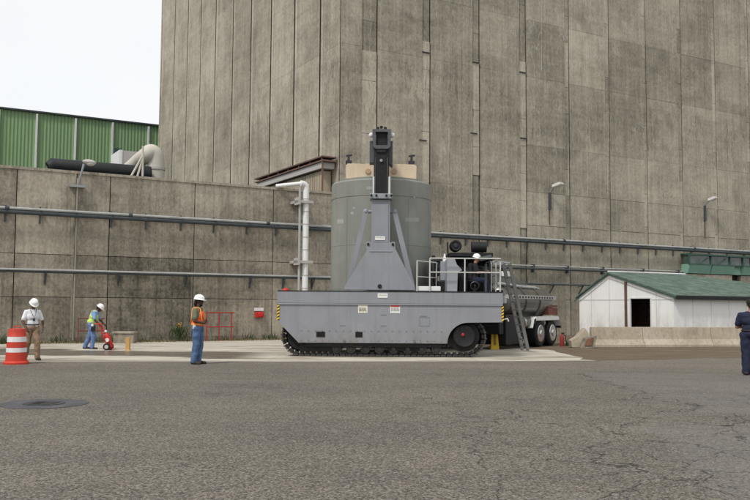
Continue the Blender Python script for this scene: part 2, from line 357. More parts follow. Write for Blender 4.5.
# ------------------------------------------------------------------ geometry helpers
class MB:
    def __init__(s): s.v, s.f, s.t, s.sm, s.tone = [], [], [], [], 0.15
    def face(s, idx, smooth=False): s.f.append(idx); s.t.append(s.tone); s.sm.append(smooth)
    def hexa(s, c):
        b = len(s.v); s.v += [Vector(p) for p in c]
        for q in ((0, 3, 2, 1), (4, 5, 6, 7), (0, 1, 5, 4), (1, 2, 6, 5), (2, 3, 7, 6), (3, 0, 4, 7)): s.face([b + i for i in q])
        return s
    def box(s, x0, x1, y0, y1, z0, z1):
        return s.hexa([(x0, y0, z0), (x1, y0, z0), (x1, y1, z0), (x0, y1, z0), (x0, y0, z1), (x1, y0, z1), (x1, y1, z1), (x0, y1, z1)])
    def fbox(s, O, D, N, s0, s1, n0, n1, z0, z1):
        """box in a wall frame: s along D, n out along N"""
        U = Vector((0, 0, 1)); p = lambda a, b, c: O + D * a + N * b + U * c
        return s.hexa([p(s0, n1, z0), p(s1, n1, z0), p(s1, n0, z0), p(s0, n0, z0), p(s0, n1, z1), p(s1, n1, z1), p(s1, n0, z1), p(s0, n0, z1)])
    def prism(s, poly, ext):
        """planar polygon (3-D points) extruded by vector ext"""
        b = len(s.v); n = len(poly); e = Vector(ext)
        s.v += [Vector(p) for p in poly] + [Vector(p) + e for p in poly]
        s.face(list(range(b, b + n))); s.face(list(range(b + 2 * n - 1, b + n - 1, -1)))
        for i in range(n):
            j = (i + 1) % n; s.face([b + j, b + i, b + n + i, b + n + j])
        return s
    def tube(s, pts, r, n=10, cap=True):
        pts = [Vector(p) for p in pts]; rs = r if isinstance(r, (list, tuple)) else [r] * len(pts)
        b = len(s.v); prev = None
        for i, p in enumerate(pts):
            if i == 0: d = pts[1] - p
            elif i == len(pts) - 1: d = p - pts[i - 1]
            else: d = (pts[i + 1] - p).normalized() + (p - pts[i - 1]).normalized()
            d.normalize()
            if prev is None:
                a = d.orthogonal().normalized()
                if abs(d.z) < .9: a = d.cross(Vector((0, 0, 1))).normalized()
            else: a = (prev - d * prev.dot(d)).normalized()
            prev = a; c = d.cross(a)
            k = 1.0
            for q in range(n):
                t = 2 * math.pi * q / n; s.v.append(p + (a * math.cos(t) + c * math.sin(t)) * rs[i] * k)
        for i in range(len(pts) - 1):
            for q in range(n):
                w = (q + 1) % n; s.face([b + i * n + q, b + i * n + w, b + (i + 1) * n + w, b + (i + 1) * n + q], True)
        if cap:
            s.face([b + q for q in range(n - 1, -1, -1)]); s.face([b + (len(pts) - 1) * n + q for q in range(n)])
        return s
    def cyl(s, p0, p1, r0, r1=None, n=20): return s.tube([p0, p1], [r0, r0 if r1 is None else r1], n)
    def lathe(s, c, prof, n=32, axis='Z', sx=1, sy=1, cap=True):
        c = Vector(c); b = len(s.v)
        for r, h in prof:
            for q in range(n):
                t = 2 * math.pi * q / n; x, y = r * math.cos(t) * sx, r * math.sin(t) * sy
                s.v.append(c + (Vector((x, y, h)) if axis == 'Z' else Vector((x, h, y)) if axis == 'Y' else Vector((h, x, y))))
        for i in range(len(prof) - 1):
            for q in range(n):
                w = (q + 1) % n; s.face([b + i * n + q, b + i * n + w, b + (i + 1) * n + w, b + (i + 1) * n + q], True)
        if cap:
            s.face([b + q for q in range(n - 1, -1, -1)]); s.face([b + (len(prof) - 1) * n + q for q in range(n)])
        return s
    def ball(s, c, r, n=12, m=8, rot=None):
        c = Vector(c); r = Vector((r, r, r)) if not hasattr(r, '__len__') else Vector(r); b = len(s.v)
        def q(v): v = Vector((v[0] * r.x, v[1] * r.y, v[2] * r.z)); return c + (rot @ v if rot else v)
        s.v.append(q((0, 0, -1)))
        for i in range(1, m):
            p = math.pi * i / m - math.pi / 2
            for k in range(n):
                t = 2 * math.pi * k / n; s.v.append(q((math.cos(p) * math.cos(t), math.cos(p) * math.sin(t), math.sin(p))))
        s.v.append(q((0, 0, 1))); top = len(s.v) - 1
        for k in range(n):
            w = (k + 1) % n; s.face([b, b + 1 + w, b + 1 + k], True); s.face([top, top - n + k, top - n + w], True)
        for i in range(m - 2):
            for k in range(n):
                w = (k + 1) % n; o = b + 1 + i * n; s.face([o + k, o + w, o + n + w, o + n + k], True)
        return s
    def mesh(s, name, mat, off=Vector((0, 0, 0))):
        me = bpy.data.meshes.new(name); me.from_pydata([v - off for v in s.v], [], s.f); me.update()
        me.polygons.foreach_set('use_smooth', s.sm)
        a = me.attributes.new('tone', 'FLOAT', 'FACE'); a.data.foreach_set('value', s.t)
        me.materials.append(MATS[mat]); return me
def wloc(o):
    l = Vector((0, 0, 0))
    while o: l += Vector(o.location); o = o.parent
    return l
def tag(o, label=None, cat=None, group=None, kind=None):
    for k, v in (('label', label), ('category', cat), ('group', group), ('kind', kind)):
        if v: o[k] = v
    return o
def build(mb, name, mat, parent=None, bevel=0, **tg):
    off = wloc(parent) if parent else Vector((0, 0, 0))
    me = mb.mesh(name, mat, off)
    bm = bmesh.new(); bm.from_mesh(me); bmesh.ops.recalc_face_normals(bm, faces=bm.faces); bm.to_mesh(me); bm.free()
    if any(mb.sm): me.set_sharp_from_angle(angle=R(38))
    o = bpy.data.objects.new(name, me); COL.objects.link(o); o.parent = parent
    if bevel:
        m = o.modifiers.new('bevel', 'BEVEL'); m.width = bevel; m.segments = 2; m.limit_method = 'ANGLE'; m.angle_limit = R(35)
    tag(o, **tg); return o
def root(name, loc, label, cat, group=None):
    o = bpy.data.objects.new(name, None); COL.objects.link(o); o.location = loc; o.empty_display_size = .2
    return tag(o, label, cat, group)
def loose(mb, name, mat, parent=None, bevel=0, **tg):
    """each connected piece of the builder becomes a part of its own"""
    p = list(range(len(mb.v)))
    def f(a):
        while p[a] != a: p[a] = p[p[a]]; a = p[a]
        return a
    for fc in mb.f:
        for v in fc[1:]: p[f(v)] = f(fc[0])
    groups = {}
    for k, fc in enumerate(mb.f): groups.setdefault(f(fc[0]), []).append(k)
    out = []
    for ks in groups.values():
        m2 = MB(); mp = {}
        for k in ks:
            idx = []
            for v in mb.f[k]:
                if v not in mp: mp[v] = len(m2.v); m2.v.append(mb.v[v])
                idx.append(mp[v])
            m2.f.append(idx); m2.t.append(mb.t[k]); m2.sm.append(mb.sm[k])
        out.append(build(m2, name, mat, parent, bevel, **tg))
    return out
def retop(o, loc):
    """move a one-mesh thing's origin to its base"""
    loc = Vector(loc); o.data.transform(Matrix.Translation(-loc)); o.location = loc; return o
def arc(c, r, a0, a1, n, plane='XZ'):
    out = []
    for i in range(n + 1):
        t = R(a0 + (a1 - a0) * i / n); out.append(Vector((c[0] + r * math.cos(t), c[1], c[2] + r * math.sin(t))))
    return out

# ================================================================== SETTING: ground
g = MB()
nx = [-450, -60, -30, -15, 0, 15, 30, 60, 450]; ny = [-300, -20, 0, 10, 20, 30, 60, 120, 450]
for j in range(len(ny) - 1):
    for i in range(len(nx) - 1):
        b = len(g.v); g.v += [Vector((nx[i], ny[j], 0)), Vector((nx[i + 1], ny[j], 0)), Vector((nx[i + 1], ny[j + 1], 0)), Vector((nx[i], ny[j + 1], 0))]
        g.face([b, b + 1, b + 2, b + 3])
build(g, 'ground', 'asphalt', kind='structure')
# concrete slab strip between the yard and the wall
def sheet(pts, z, name, mat, thick=.0):
    m = MB(); b = len(m.v); m.v += [Vector((p[0], p[1], z)) for p in pts]; m.face(list(range(b, b + len(pts))))
    return build(m, name, mat, kind='structure')
def wob(a, b, n, amp, seed):
    rr = random.Random(seed); out = []
    for i in range(n):
        t = i / n; out.append((a[0] + (b[0] - a[0]) * t + rr.uniform(-amp, amp), a[1] + (b[1] - a[1]) * t + rr.uniform(-amp, amp)))
    return out
e0 = ground(-60, 362.6); e1 = ground(592, 361.2); e2 = ground(548, 350); e3 = ground(500, 348.3)
wA = P0 + PD * -14; wB = P0 + PD * sP(400, 300)
slabpts = wob(e0, e1, 26, .035, 1) + wob(e1, e2, 8, .25, 2) + [(e2.x, e2.y), (e3.x, e3.y), (wB.x, wB.y), (wA.x, wA.y)]
sheet(slabpts, .006, 'concrete_pavement', 'slab')
d0 = ground(592, 361); d1 = ground(765, 357); wC = P0 + PD * 75
sheet(wob(d0, d1, 14, .18, 5) + [(45, 30), (wC.x, wC.y), (wB.x, wB.y), (e3.x, e3.y), (e2.x + .1, e2.y)], .003, 'dirt_ground', 'dirt')

# manhole
mc = ground(44, 404)
mr = root('manhole', mc, 'round manhole with dark cover and smooth grey collar set in the asphalt', 'manhole')
col_m = NT('collar'); P_ = col_m.pos()
col_m.out(col_m.mix(col_m.ramp(col_m.noise(P_, 3, 6, .7), .3, .7), (.04, .04, .045), (.085, .084, .09)), .6)
m = MB(); pts = []
rr = random.Random(4)
n = 40
for i in range(n):
    t = 2 * math.pi * i / n; k = .70 + .02 * math.sin(3 * t) + rr.uniform(-.012, .012); pts.append(mc + Vector((k * math.cos(t), k * math.sin(t), .0)))
m.prism(pts, (0, 0, .008)); build(m, 'collar', 'collar', mr)
m = MB(); m.lathe(mc, [(.33, .008), (.33, .016), (.30, .018), (.29, .012), (.01, .012)], 40); build(m, 'cover_rim', 'iron', mr)
m = MB()
for i in range(-2, 3): m.box(mc.x - .2, mc.x + .2, mc.y + i * .09 - .02, mc.y + i * .09 + .02, .0121, .019)
build(m, 'cover_ribs', 'track_steel', mr)
m = MB(); m.box(mc.x - .15, mc.x - .02, mc.y - .14, mc.y + .12, .0125, .0215); build(m, 'lifting_slot', 'dark_void', mr)

# ================================================================== low wall (left)
ZT = zP(170, 180.2)
wall = root('concrete_wall', P0, 'long stained concrete wall on the left with square panel joints', 'wall')
S_END = SC - .02
SL = -22.0
js = [SL, sP(-90), sP(15), sP(75), sP(109), sP(194), sP(273), S_END]
jz = [0, zP(0, 296.5), zP(0, 252.6), ZT]
core = MB(); core.fbox(P0, PD, PN, SL, S_END, -.6, -.05, -.3, ZT - .05); build(core, 'wall_core', 'dark_void', wall)
wp = MB(); rr = random.Random(11)
for i in range(len(js) - 1):
    for k in range(3):
        g_ = .02; a, b = js[i] + g_, js[i + 1] - g_
        z0, z1 = jz[k] + (.013 if k else -.2), jz[k + 1] - .013
        wp.tone = .15 + rr.uniform(-.13, .12) + (.05 if k == 2 else -.02)
        wp.fbox(P0, PD, PN, a, b, -.049, 0 + rr.uniform(-.004, .004), z0, z1)
wp.tone = .12
build(wp, 'wall_panels', 'wall_concrete', wall)
cp = MB(); cp.tone = .24
cp.fbox(P0, PD, PN, SL, S_END, -.65, .04, ZT - .045, ZT + .07); build(cp, 'coping', 'wall_concrete', wall)
pl = MB(); pl.tone = .13
pl.fbox(P0, PD, PN, sP(72.6), sP(74.2), .01, .09, 0, ZT - .05); build(pl, 'pilaster', 'wall_concrete', wall)
kb = MB(); kb.tone = 0.0
kb.fbox(P0, PD, PN, SL, sP(278), .012, .16, -.1, .22); build(kb, 'wall_footing', 'wall_concrete', wall)
# flat roof behind the wall
rf = MB(); rf.fbox(P0, PD, PN, SL, S_END - .05, -40, -.66, ZT - .5, ZT - .3); tag(build(rf, 'flat_roof', 'tar_black'), 'dark flat roof deck behind the long concrete wall', 'roof')

# ================================================================== tower building
tower = root('concrete_tower', CORNER, 'huge windowless concrete building with tall vertical panels behind the crawler', 'building')
ZTOP = 34.0; SR = 62.0
TL = sQ(159.5, 100)
core = MB()
core.fbox(CORNER, PD, PN, 0.02, SR, -TL, -.14, -.3, ZTOP - .1)
build(core, 'core_wall', 'dark_void', tower)
# seam positions on the right face (photo columns near y=75)
sx = [377.5, 430.5, 480, 526.5, 569, 609, 646, 681, 715, 748.5]
ss = [SC] + [sP(x, 75) for x in sx]
step = ss[-1] - ss[-2]
while ss[-1] < SC + SR - step: ss.append(ss[-1] + step)
ss = [a - SC for a in ss]
zr = [0, 6.4, 8.35, 11.1, 15.15, 18.55, 22.5, 28, ZTOP]
right = MB(); strips = right; rr = random.Random(5)
toneR = {(4, 4): -.16, (5, 4): .16, (6, 4): -.15, (7, 4): -.14, (8, 4): -.17, (3, 4): -.05, (4, 2): -.15, (5, 2): -.06, (3, 2): -.03, (2, 3): -.02,
         (1, 3): .0, (1, 4): -.02, (2, 4): -.05, (9, 4): -.14}
for i in range(len(ss) - 1):
    a, b = ss[i] + .045, ss[i + 1] - .045
    w = b - a; sw = .48 if i else .9
    bs = b - sw
    if i >= 4: bs = b - .30
    for k in range(len(zr) - 1):
        if i <= 3 and k == 0: z0, z1 = zr[0], zr[2]
        elif i <= 3 and k == 1: continue
        elif i <= 3 and k == 2: z0, z1 = zr[2], zr[4]
        elif i <= 3 and k == 3: continue
        else: z0, z1 = zr[k], zr[k + 1]
        right.tone = .15 + toneR.get((i, k), rr.uniform(-.045, .045))
        if i > 3: right.tone += .02
        gj = .012 if (i > 3 and k < 2) else .005
        base_t = right.tone; nf = max(1, round((z1 - z0) / rr.choice([1.25, 1.9, 2.4]))); off_ = rr.uniform(-.006, .006)
        cut = a + (bs - a) * rr.choice([.34, .5, .62])
        for q in range(nf):
            za = z0 + gj + (z1 - z0 - 2 * gj) * q / nf; zb__ = z0 + gj + (z1 - z0 - 2 * gj) * (q + 1) / nf - (.003 if q < nf - 1 else 0)
            tq = rr.uniform(-.03, .03)
            right.tone = base_t + tq + rr.uniform(-.015, .015); right.fbox(CORNER, PD, PN, a, cut, -.139, off_, za, zb__)
            right.tone = base_t + tq + rr.uniform(-.025, .025); right.fbox(CORNER, PD, PN, cut + .006, bs - .008, -.139, off_ + .001, za, zb__)
    # recessed jamb strips, each in short lifts of its own tone
    z = 0.
    while z < ZTOP:
        h = rr.choice([1.6, 2.1, 2.8, 3.4]); z1 = min(ZTOP, z + h)
        rec = .0
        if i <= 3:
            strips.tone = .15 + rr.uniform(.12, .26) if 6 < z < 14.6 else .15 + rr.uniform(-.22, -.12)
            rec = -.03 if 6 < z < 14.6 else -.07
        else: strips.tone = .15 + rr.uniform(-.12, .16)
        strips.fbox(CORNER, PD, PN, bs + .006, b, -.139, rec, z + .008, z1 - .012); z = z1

# slots / dark ledges in strips
lg = MB()
for (x, y) in ((421, 140), (472, 133), (522, 138), (424, 52), (474, 62), (521, 72)):
    s_, z_ = onplane(x, y, P0, PD, PN); s_ -= SC; lg.fbox(CORNER, PD, PN, s_ - .12, s_ + .36, -.06, .03, z_ - .02, z_ + .03)
loose(lg, 'slot_ledge', 'iron', tower)
# left face
qx = [321, 295.3, 272, 252, 234, 216.7, 202, 189, 176, 163.3]
qs = [0] + [sQ(x, 2) for x in qx]; qs.append(TL + .02)
left = MB(); ribs = left; rr = random.Random(9)
for i in range(len(qs) - 1):
    a, b = qs[i] + .10, qs[i + 1] - .10
    if b - a < .2: continue
    zb = ZT - .6
    rows = [zb, 11.0, 15.15, 22.5, ZTOP]
    for k in range(4):
        left.tone = .17 + rr.uniform(-.05, .05)
        left.fbox(CORNER, QD, QN, a, b - .30, -.139 + .16, .0 + rr.uniform(-.004, .004), rows[k] + .004, rows[k + 1] - .004)
    z = zb
    while z < ZTOP:
        z1 = min(ZTOP, z + rr.choice([2.4, 3.3, 5])); ribs.tone = .17 + rr.uniform(.08, .24)
        ribs.fbox(CORNER, QD, QN, b - .29, b, -.13, .03, z + .005, z1 - .005); z = z1
build(left, 'side_panels', 'tower_concrete', tower)
top = MB(); top.fbox(CORNER, PD, PN, -.05, SR, -TL, .05, ZTOP - .09, ZTOP + .3); build(top, 'roof', 'tower_concrete', tower)
# efflorescence lines / thin conduit lines on bays
ef = right; ef.tone = .42
def vline(x, y0, y1, w=.05, n0=.008, mb=None):
    s0, za = onplane(x, y0, P0, PD, PN); s1, zb_ = onplane(x, y1, P0, PD, PN)
    (mb or ef).fbox(CORNER, PD, PN, s0 - SC - w / 2, s0 - SC + w / 2, n0, n0 + .012, zb_, za)
for x, y0, y1 in ((449, 128, 180), (587, 148, 196), (607, 150, 198), (568, 145, 193), (603, 30, 86), (541, 5, 72), (449, 150, 178), (716, 162, 210), (691, 152, 196)): vline(x, y0, y1, .045)
build(right, 'front_panels', 'tower_concrete', tower)

# rusty sided canopy gallery on the left face
gal = MB(); gz0, gz1 = ZT + .06, zQ(338, 163)
GL = sQ(274, 189); GA = sQ(334, 165)
t = GA
gal.fbox(CORNER, QD, QN, GA + .15, GL, .1, .62, ZT - .25, zQ(338, 168) - .1)
gr = build(gal, 'side_gallery', 'rusty_sheet', tower)
m = MB(); zt = zQ(338, 160.5)
m.fbox(CORNER, QD, QN, GA - .25, GL + .6, .1, .82, zt - .42, zt - .12); build(m, 'edge_beam', 'duct_grey', gr)
m = MB(); m.fbox(CORNER, QD, QN, GA - .5, GL + .8, .1, .9, zt - .10, zt - .02); m.fbox(CORNER, QD, QN, GA - .5, GL + .8, .1, .95, zt + .10, zt + .17)
for i in range(7): m.fbox(CORNER, QD, QN, GA - .4 + i * 1.4, GA - .34 + i * 1.4, .85, .9, zt - .03, zt + .11)
m.fbox(CORNER, QD, QN, GA - .45, GA - .38, .82, .9, ZT, zt - .1); build(m, 'top_rails', 'rusty_post', gr)

# ================================================================== green building
GO = Vector((-35.7, 80, 0)); 
def sG(px, py): return onplane(px, py, GO, PD, PN)[0]
gb = root('green_building', GO, 'green ribbed metal building behind the concrete wall with white downpipes', 'building')
gs0, gs1 = -25, sG(157, 130) + 10; gzt = onplane(70, 116.5, GO, PD, PN)[1]
m = MB(); m.fbox(GO, PD, PN, gs0, gs1, -20, 0, 0, gzt); build(m, 'wall', 'green_cladding', gb)
m = MB(); m.fbox(GO, PD, PN, gs0 - .3, gs1 + .3, -20.3, .25, gzt + .004, gzt + .16); build(m, 'roof', 'pipe_dark', gb)
for x in (-2, 36, 75, 112, 148):
    a = sG(x, 140); m = MB(); m.fbox(GO, PD, PN, a - .09, a + .09, .02, .22, 8, gzt - .15); build(m, 'downpipe', 'white_paint', gb)
m = MB(); 
a0, a1 = sG(113, 150), sG(121, 150); zt_ = onplane(116, 149, GO, PD, PN)[1]
m.fbox(GO, PD, PN, a0, a1, .02, .6, 8, zt_); build(m, 'dark_panel', 'teal_frame', gb)

# ---- roof items behind the wall
def onroof(px, py, back):                    # point above plane offset back from the wall
    O = P0 - PN * back; s, z = onplane(px, py, O, PD, PN); return O + PD * s + Vector((0, 0, z))
a = onroof(49, 168.5, 3); b = onroof(150, 176.5, 3)
zd = (a.z + b.z) / 2 + .12
m = MB(); m.tube([Vector((a.x, a.y, zd - .1)), Vector((a.x, a.y, zd)) + PD * .15, Vector((b.x, b.y, zd))], [.30, .38, .38], 14)
m.box(a.x + 1, a.x + 1.2, a.y + .4, a.y + .7, ZT - .32, zd); m.box(b.x - 1, b.x - .8, b.y - .7, b.y - .4, ZT - .32, zd)
tag(retop(build(m, 'roof_duct', 'tar_black'), (a.x, a.y, ZT - .3)), 'long black tubular duct lying on the roof behind the wall', 'duct')
# grey plant box
a = onroof(119.5, 150, 6); b = onroof(142, 150, 6); c_ = onroof(119.5, 150, 6).z
m = MB(); O = P0 - PN * 6
s0, s1 = (a - O).dot(PD), (b - O).dot(PD)
ub = root('plant_housing', O + PD * s0 + Vector((0, 0, ZT - .3)), 'grey boxy roof housing with pale corner beside the big bent duct', 'roof unit')
m.fbox(O, PD, PN, s0 + .16, s1, -2, 0, ZT - .3, c_); build(m, 'housing', 'duct_grey', ub)
m = MB(); m.fbox(O, PD, PN, s0, s0 + .155, -2, .03, ZT - .3, c_ + .02); build(m, 'corner_trim', 'white_paint', ub)
# large bent duct
B_ = lambda x, y, bk=3.6: onroof(x, y, bk)
pts = [B_(112, 182, 5.4), B_(122, 174, 5.0), B_(131, 167, 4.6), B_(139, 160.5, 4.2), B_(145, 156, 4.0)]
dct = root('bent_duct', Vector((B_(152, 178).x, B_(152, 178).y, ZT - .3)), 'large cream bent duct rising off the roof beside the tower', 'duct')
m = MB(); q = [B_(146, 155.5), B_(150.5, 152.5), B_(154.3, 154.6), B_(155.6, 161), B_(155.8, 169), B_(155.8, 184)]
cp_ = pts[:-1] + q
sm_ = []
for i in range(1, len(cp_) - 2):
    for k in range(4):
        t = k / 4; a0, a1, a2, a3 = cp_[i - 1:i + 3]; sm_.append(.5 * ((2 * a1) + (a2 - a0) * t + (2 * a0 - 5 * a1 + 4 * a2 - a3) * t * t + (3 * a1 - a0 - 3 * a2 + a3) * t ** 3))
sm_ += cp_[-2:]
m.tube(sm_, [.30 + .12 * min(1, i / 16) for i in range(len(sm_))], 20); build(m, 'duct', 'duct_white', dct)
m = MB(); p_ = q[4]; m.cyl(p_ - Vector((0, 0, .06)), p_ + Vector((0, 0, .06)), .46, .46, 20); build(m, 'flange', 'duct_grey', dct)
tp = root('pole_tripod', B_(142, 178, 1.2), 'three pale poles leaning together at the wall top in front of the bent duct', 'poles')
for (x0, y0, x1, y1) in ((129, 177, 143.5, 154), (136, 177.5, 143.5, 156), (142.5, 178, 143, 146)):
    m = MB(); m.tube([onroof(x0, y0 + 3, .9), onroof(x1, y1, .9)], .05, 8); build(m, 'pole', 'duct_white', tp)

# ================================================================== pipes on the wall
def pline(z, s0, s1, n, r, name, mat, parent=None):
    m = MB(); m.tube([P0 + PD * s0 + PN * n + Vector((0, 0, z)), P0 + PD * s1 + PN * n + Vector((0, 0, z))], r, 12)
    return build(m, name, mat, parent)
zU = zP(150, 218.3)
SE = sP(750, 256) + 14
up = root('wall_pipe_run', P0 + PN * .3, 'upper pair of long grey pipes on brackets running along the concrete wall', 'pipe')
pline(zU + .06, -22, SE, .34, .06, 'pale_pipe', 'pipe_pale', up)
pline(zU - .09, -22, SE, .3, .095, 'dark_pipe', 'pipe_dark', up)
m = MB()
for x in (5, 128, 265, 420, 560, 690): 
    s_ = sP(x); m.tube([P0 + PD * (s_ - .08) + PN * .34 + Vector((0, 0, zU + .06)), P0 + PD * (s_ + .08) + PN * .34 + Vector((0, 0, zU + .06))], .08, 12)
loose(m, 'pipe_coupling', 'pipe_dark', up)
br = []
for x in (4, 39, 74, 110, 145, 180, 213, 246, 275, 304, 440, 465, 487, 506, 526, 545, 563, 582, 601, 619, 637, 655, 672, 690, 708, 726, 743):
    s_ = sP(x); m = MB(); m.fbox(P0, PD, PN, s_ - .035, s_ + .035, .02, .08, zU - .5, zU + .2); m.fbox(P0, PD, PN, s_ - .03, s_ + .03, .081, .42, zU - .03, zU + .01)
    build(m, 'bracket', 'pipe_dark', up)
zL = zP(95, 271.5)
lo_ = root('thin_wall_pipe', P0 + PN * .3, 'thin grey pipe on angled brackets low on the left concrete wall', 'pipe')
s_a, s_b = -22, sP(340, 281)
pline(zL, s_a, s_b, .3, .045, 'pipe', 'pipe_pale', lo_)
pline(zL - .085, s_a, s_b, .26, .045, 'dark_pipe', 'pipe_dark', lo_)
for x in (-25, 46, 119, 186, 250, 283, 312):
    s_ = sP(x); m = MB(); A = P0 + PD * s_ + PN * .02
    m.fbox(P0, PD, PN, s_ - .03, s_ + .03, .015, .36, zL - .1, zL - .04)
    m.tube([A + Vector((0, 0, zL - .55)), A + PN * .32 + Vector((0, 0, zL - .1))], .035, 6); m.fbox(P0, PD, PN, s_ - .03, s_ + .03, .012, .07, zL - .6, zL - .1)
    build(m, 'bracket', 'pipe_dark', lo_)
zM = zP(600, 271.2)
mi = root('middle_wall_pipe', P0 + PD * sP(432) + PN * .3, 'dark conduit pair running below the upper pipes on the tower wall', 'pipe')
pline(zM, sP(425), sP(688), .25, .065, 'pipe', 'pipe_dark', mi); pline(zM + .16, sP(425), sP(688), .2, .04, 'thin_pipe', 'pipe_pale', mi)
for x in (470, 500, 531, 565, 600, 640, 675):
    s_ = sP(x); m = MB(); m.fbox(P0, PD, PN, s_ - .04, s_ + .04, .02, .3, zM - .2, zM + .25); build(m, 'bracket', 'pipe_dark', mi)
zK = zP(570, 285)
l3 = root('low_conduit', P0 + PD * sP(545) + PN * .3, 'lowest dark conduit with triangular bracket between the truck and the shed', 'pipe')
pline(zK, sP(432), sP(596), .4, .05, 'pipe', 'pipe_dark', l3)
for x in (500, 549, 578):
    s_ = sP(x); m = MB(); A = P0 + PD * s_; m.tube([A + PN * .02 + Vector((0, 0, zK - .5)), A + PN * .4 + Vector((0, 0, zK - .05))], .04, 6); m.fbox(P0, PD, PN, s_ - .03, s_ + .03, .01, .42, zK - .11, zK - .06)
    build(m, 'bracket', 'pipe_dark', l3)
# side conduit beside the shed
# lagged downpipe at the drum
sd_ = sP(299); dp = root('lagged_downpipe', P0 + PD * sd_ + PN * .55, 'fat white vertical pipe with elbow standing off the wall left of the grey tank', 'pipe')
A = P0 + PD * sd_ + PN * .75
zt_ = zP(299, 186)
m = MB(); m.tube([A, A + Vector((0, 0, zt_ - .3)), A + Vector((0, 0, zt_ - .08)), A + Vector((0, 0, zt_)) - PD * .12, A + Vector((0, 0, zt_ + .02)) - PD * .3], .15, 16); build(m, 'riser', 'white_paint', dp)
m = MB(); m.tube([A + Vector((0, 0, zt_ + .02)) - PD * .25, A + Vector((0, 0, zt_ - .1)) - PD * 1.25 - PN * .75], .1, 12); build(m, 'top_arm', 'white_paint', dp)
m = MB(); m.tube([A - PD * .32, A + Vector((0, 0, zt_ - .15)) - PD * .32], .06, 10); build(m, 'thin_riser', 'pipe_pale', dp)
m = MB()
z = .6
while z < zt_ - .2:
    m.cyl(A + Vector((0, 0, z)), A + Vector((0, 0, z + .04)), .162, .162, 16); z += .62
loose(m, 'pipe_band', 'duct_grey', dp)
for y in (204, 263):
    zz = zP(299, y); m = MB(); m.fbox(P0, PD, PN, sd_ - .5, sd_ + .32, .02, .96, zz - .05, zz + .08); m.fbox(P0, PD, PN, sd_ - .5, sd_ - .38, .5, .98, zz - .14, zz + .2); build(m, 'clamp_bracket', 'duct_grey', dp)

# ---- lamps
def wall_lamp(px, py, ztube0, zend, label):
    s_, zl = onplane(px, py, P0, PD, PN); A = P0 + PD * s_
    r_ = root('wall_lamp', A + Vector((0, 0, zl)), label, 'lamp', 'lamps on the tower wall')
    m = MB(); m.fbox(P0, PD, PN, s_ - .06, s_ + .06, .01, .13, ztube0, zl - .05); build(m, 'conduit_box', 'pipe_dark', r_)
    m = MB(); m.fbox(P0, PD, PN, s_ - .03, s_ + .03, .01, .06, zend, ztube0); build(m, 'conduit', 'rusty_post', r_)
    m = MB(); m.tube([A + PN * .1 + Vector((0, 0, zl - .05)), A + PN * .2 + Vector((0, 0, zl + .12)), A + PN * .4 + PD * .1 + Vector((0, 0, zl + .28))], .045, 8); build(m, 'arm', 'galv', r_)
    c = A + PN * .52 + PD * .22 + Vector((0, 0, zl + .38))
    m = MB(); f = (PN + PD * .2).normalized(); s2 = f.cross(Vector((0, 0, 1))); u = Vector((0, 0, 1))
    fw = (f * .5 + PD * .6 + u * .35).normalized(); un = fw.cross(s2).normalized()
    if un.z < 0: un = -un
    cs = [c + fw * a_ * .27 + s2 * b_ * .2 + un * k for k in (-.08, .1) for a_, b_ in ((-1, -1), (1, -1), (1, 1), (-1, 1))]
    cs[4:] = [c + (x - c) * .85 + un * .02 for x in cs[4:]]
    m.hexa(cs); h = build(m, 'lamp_head', 'duct_grey', r_, .02)
    m = MB(); cs = [c + fw * a_ * .2 + s2 * b_ * .14 + un * k for k in (-.11, -.082) for a_, b_ in ((-1, -1), (1, -1), (1, 1), (-1, 1))]
    m.hexa(cs); build(m, 'lens', 'glass_lens', h)
wall_lamp(549, 192, zP(549, 210), zP(549, 224.5), 'floodlight on a dark conduit, the nearer one, left of centre of the tower wall')
wall_lamp(704, 205, zP(704, 221), zP(704, 238), 'floodlight on a dark conduit above the glazed booth, the farther one to the right')
# street lamp on the low wall
s_ = sP(76.5, 190); A = P0 + PD * s_ + PN * .22
lp = root('street_lamp', A + Vector((0, 0, 0)), 'rounded grey street lamp head leaning on an arm above the left wall', 'lamp')
zb_ = zP(76.5, 187)
m = MB(); m.tube([A, A + Vector((0, 0, zb_ + .35))], .04, 10); build(m, 'pole', 'conduit_drab', lp)
m = MB(); m.fbox(P0, PD, PN, s_ - .32, s_ + .32, .02, .3, zb_ - .04, zb_ + .06); build(m, 'clamp', 'galv', lp)
e_ = onroof(84, 164, -.3); 
m = MB(); m.tube([A + Vector((0, 0, zb_ + .05)), A + (e_ - A - Vector((0, 0, zb_))) * .75 + Vector((0, 0, zb_)) , e_], [.045, .045, .06], 8); build(m, 'arm', 'galv', lp)
m = MB(); hc = e_ + PD * .22 + Vector((0, 0, .1)); m.ball(hc, (.30, .2, .12), 18, 10, Matrix.Rotation(R(8), 3, 'Y')); hd = build(m, 'lamp_head', 'duct_grey', lp)
m = MB(); m.ball(hc + Vector((.06, -.02, -.07)), (.19, .15, .1), 16, 8); build(m, 'lens', 'glass_lens', hd)

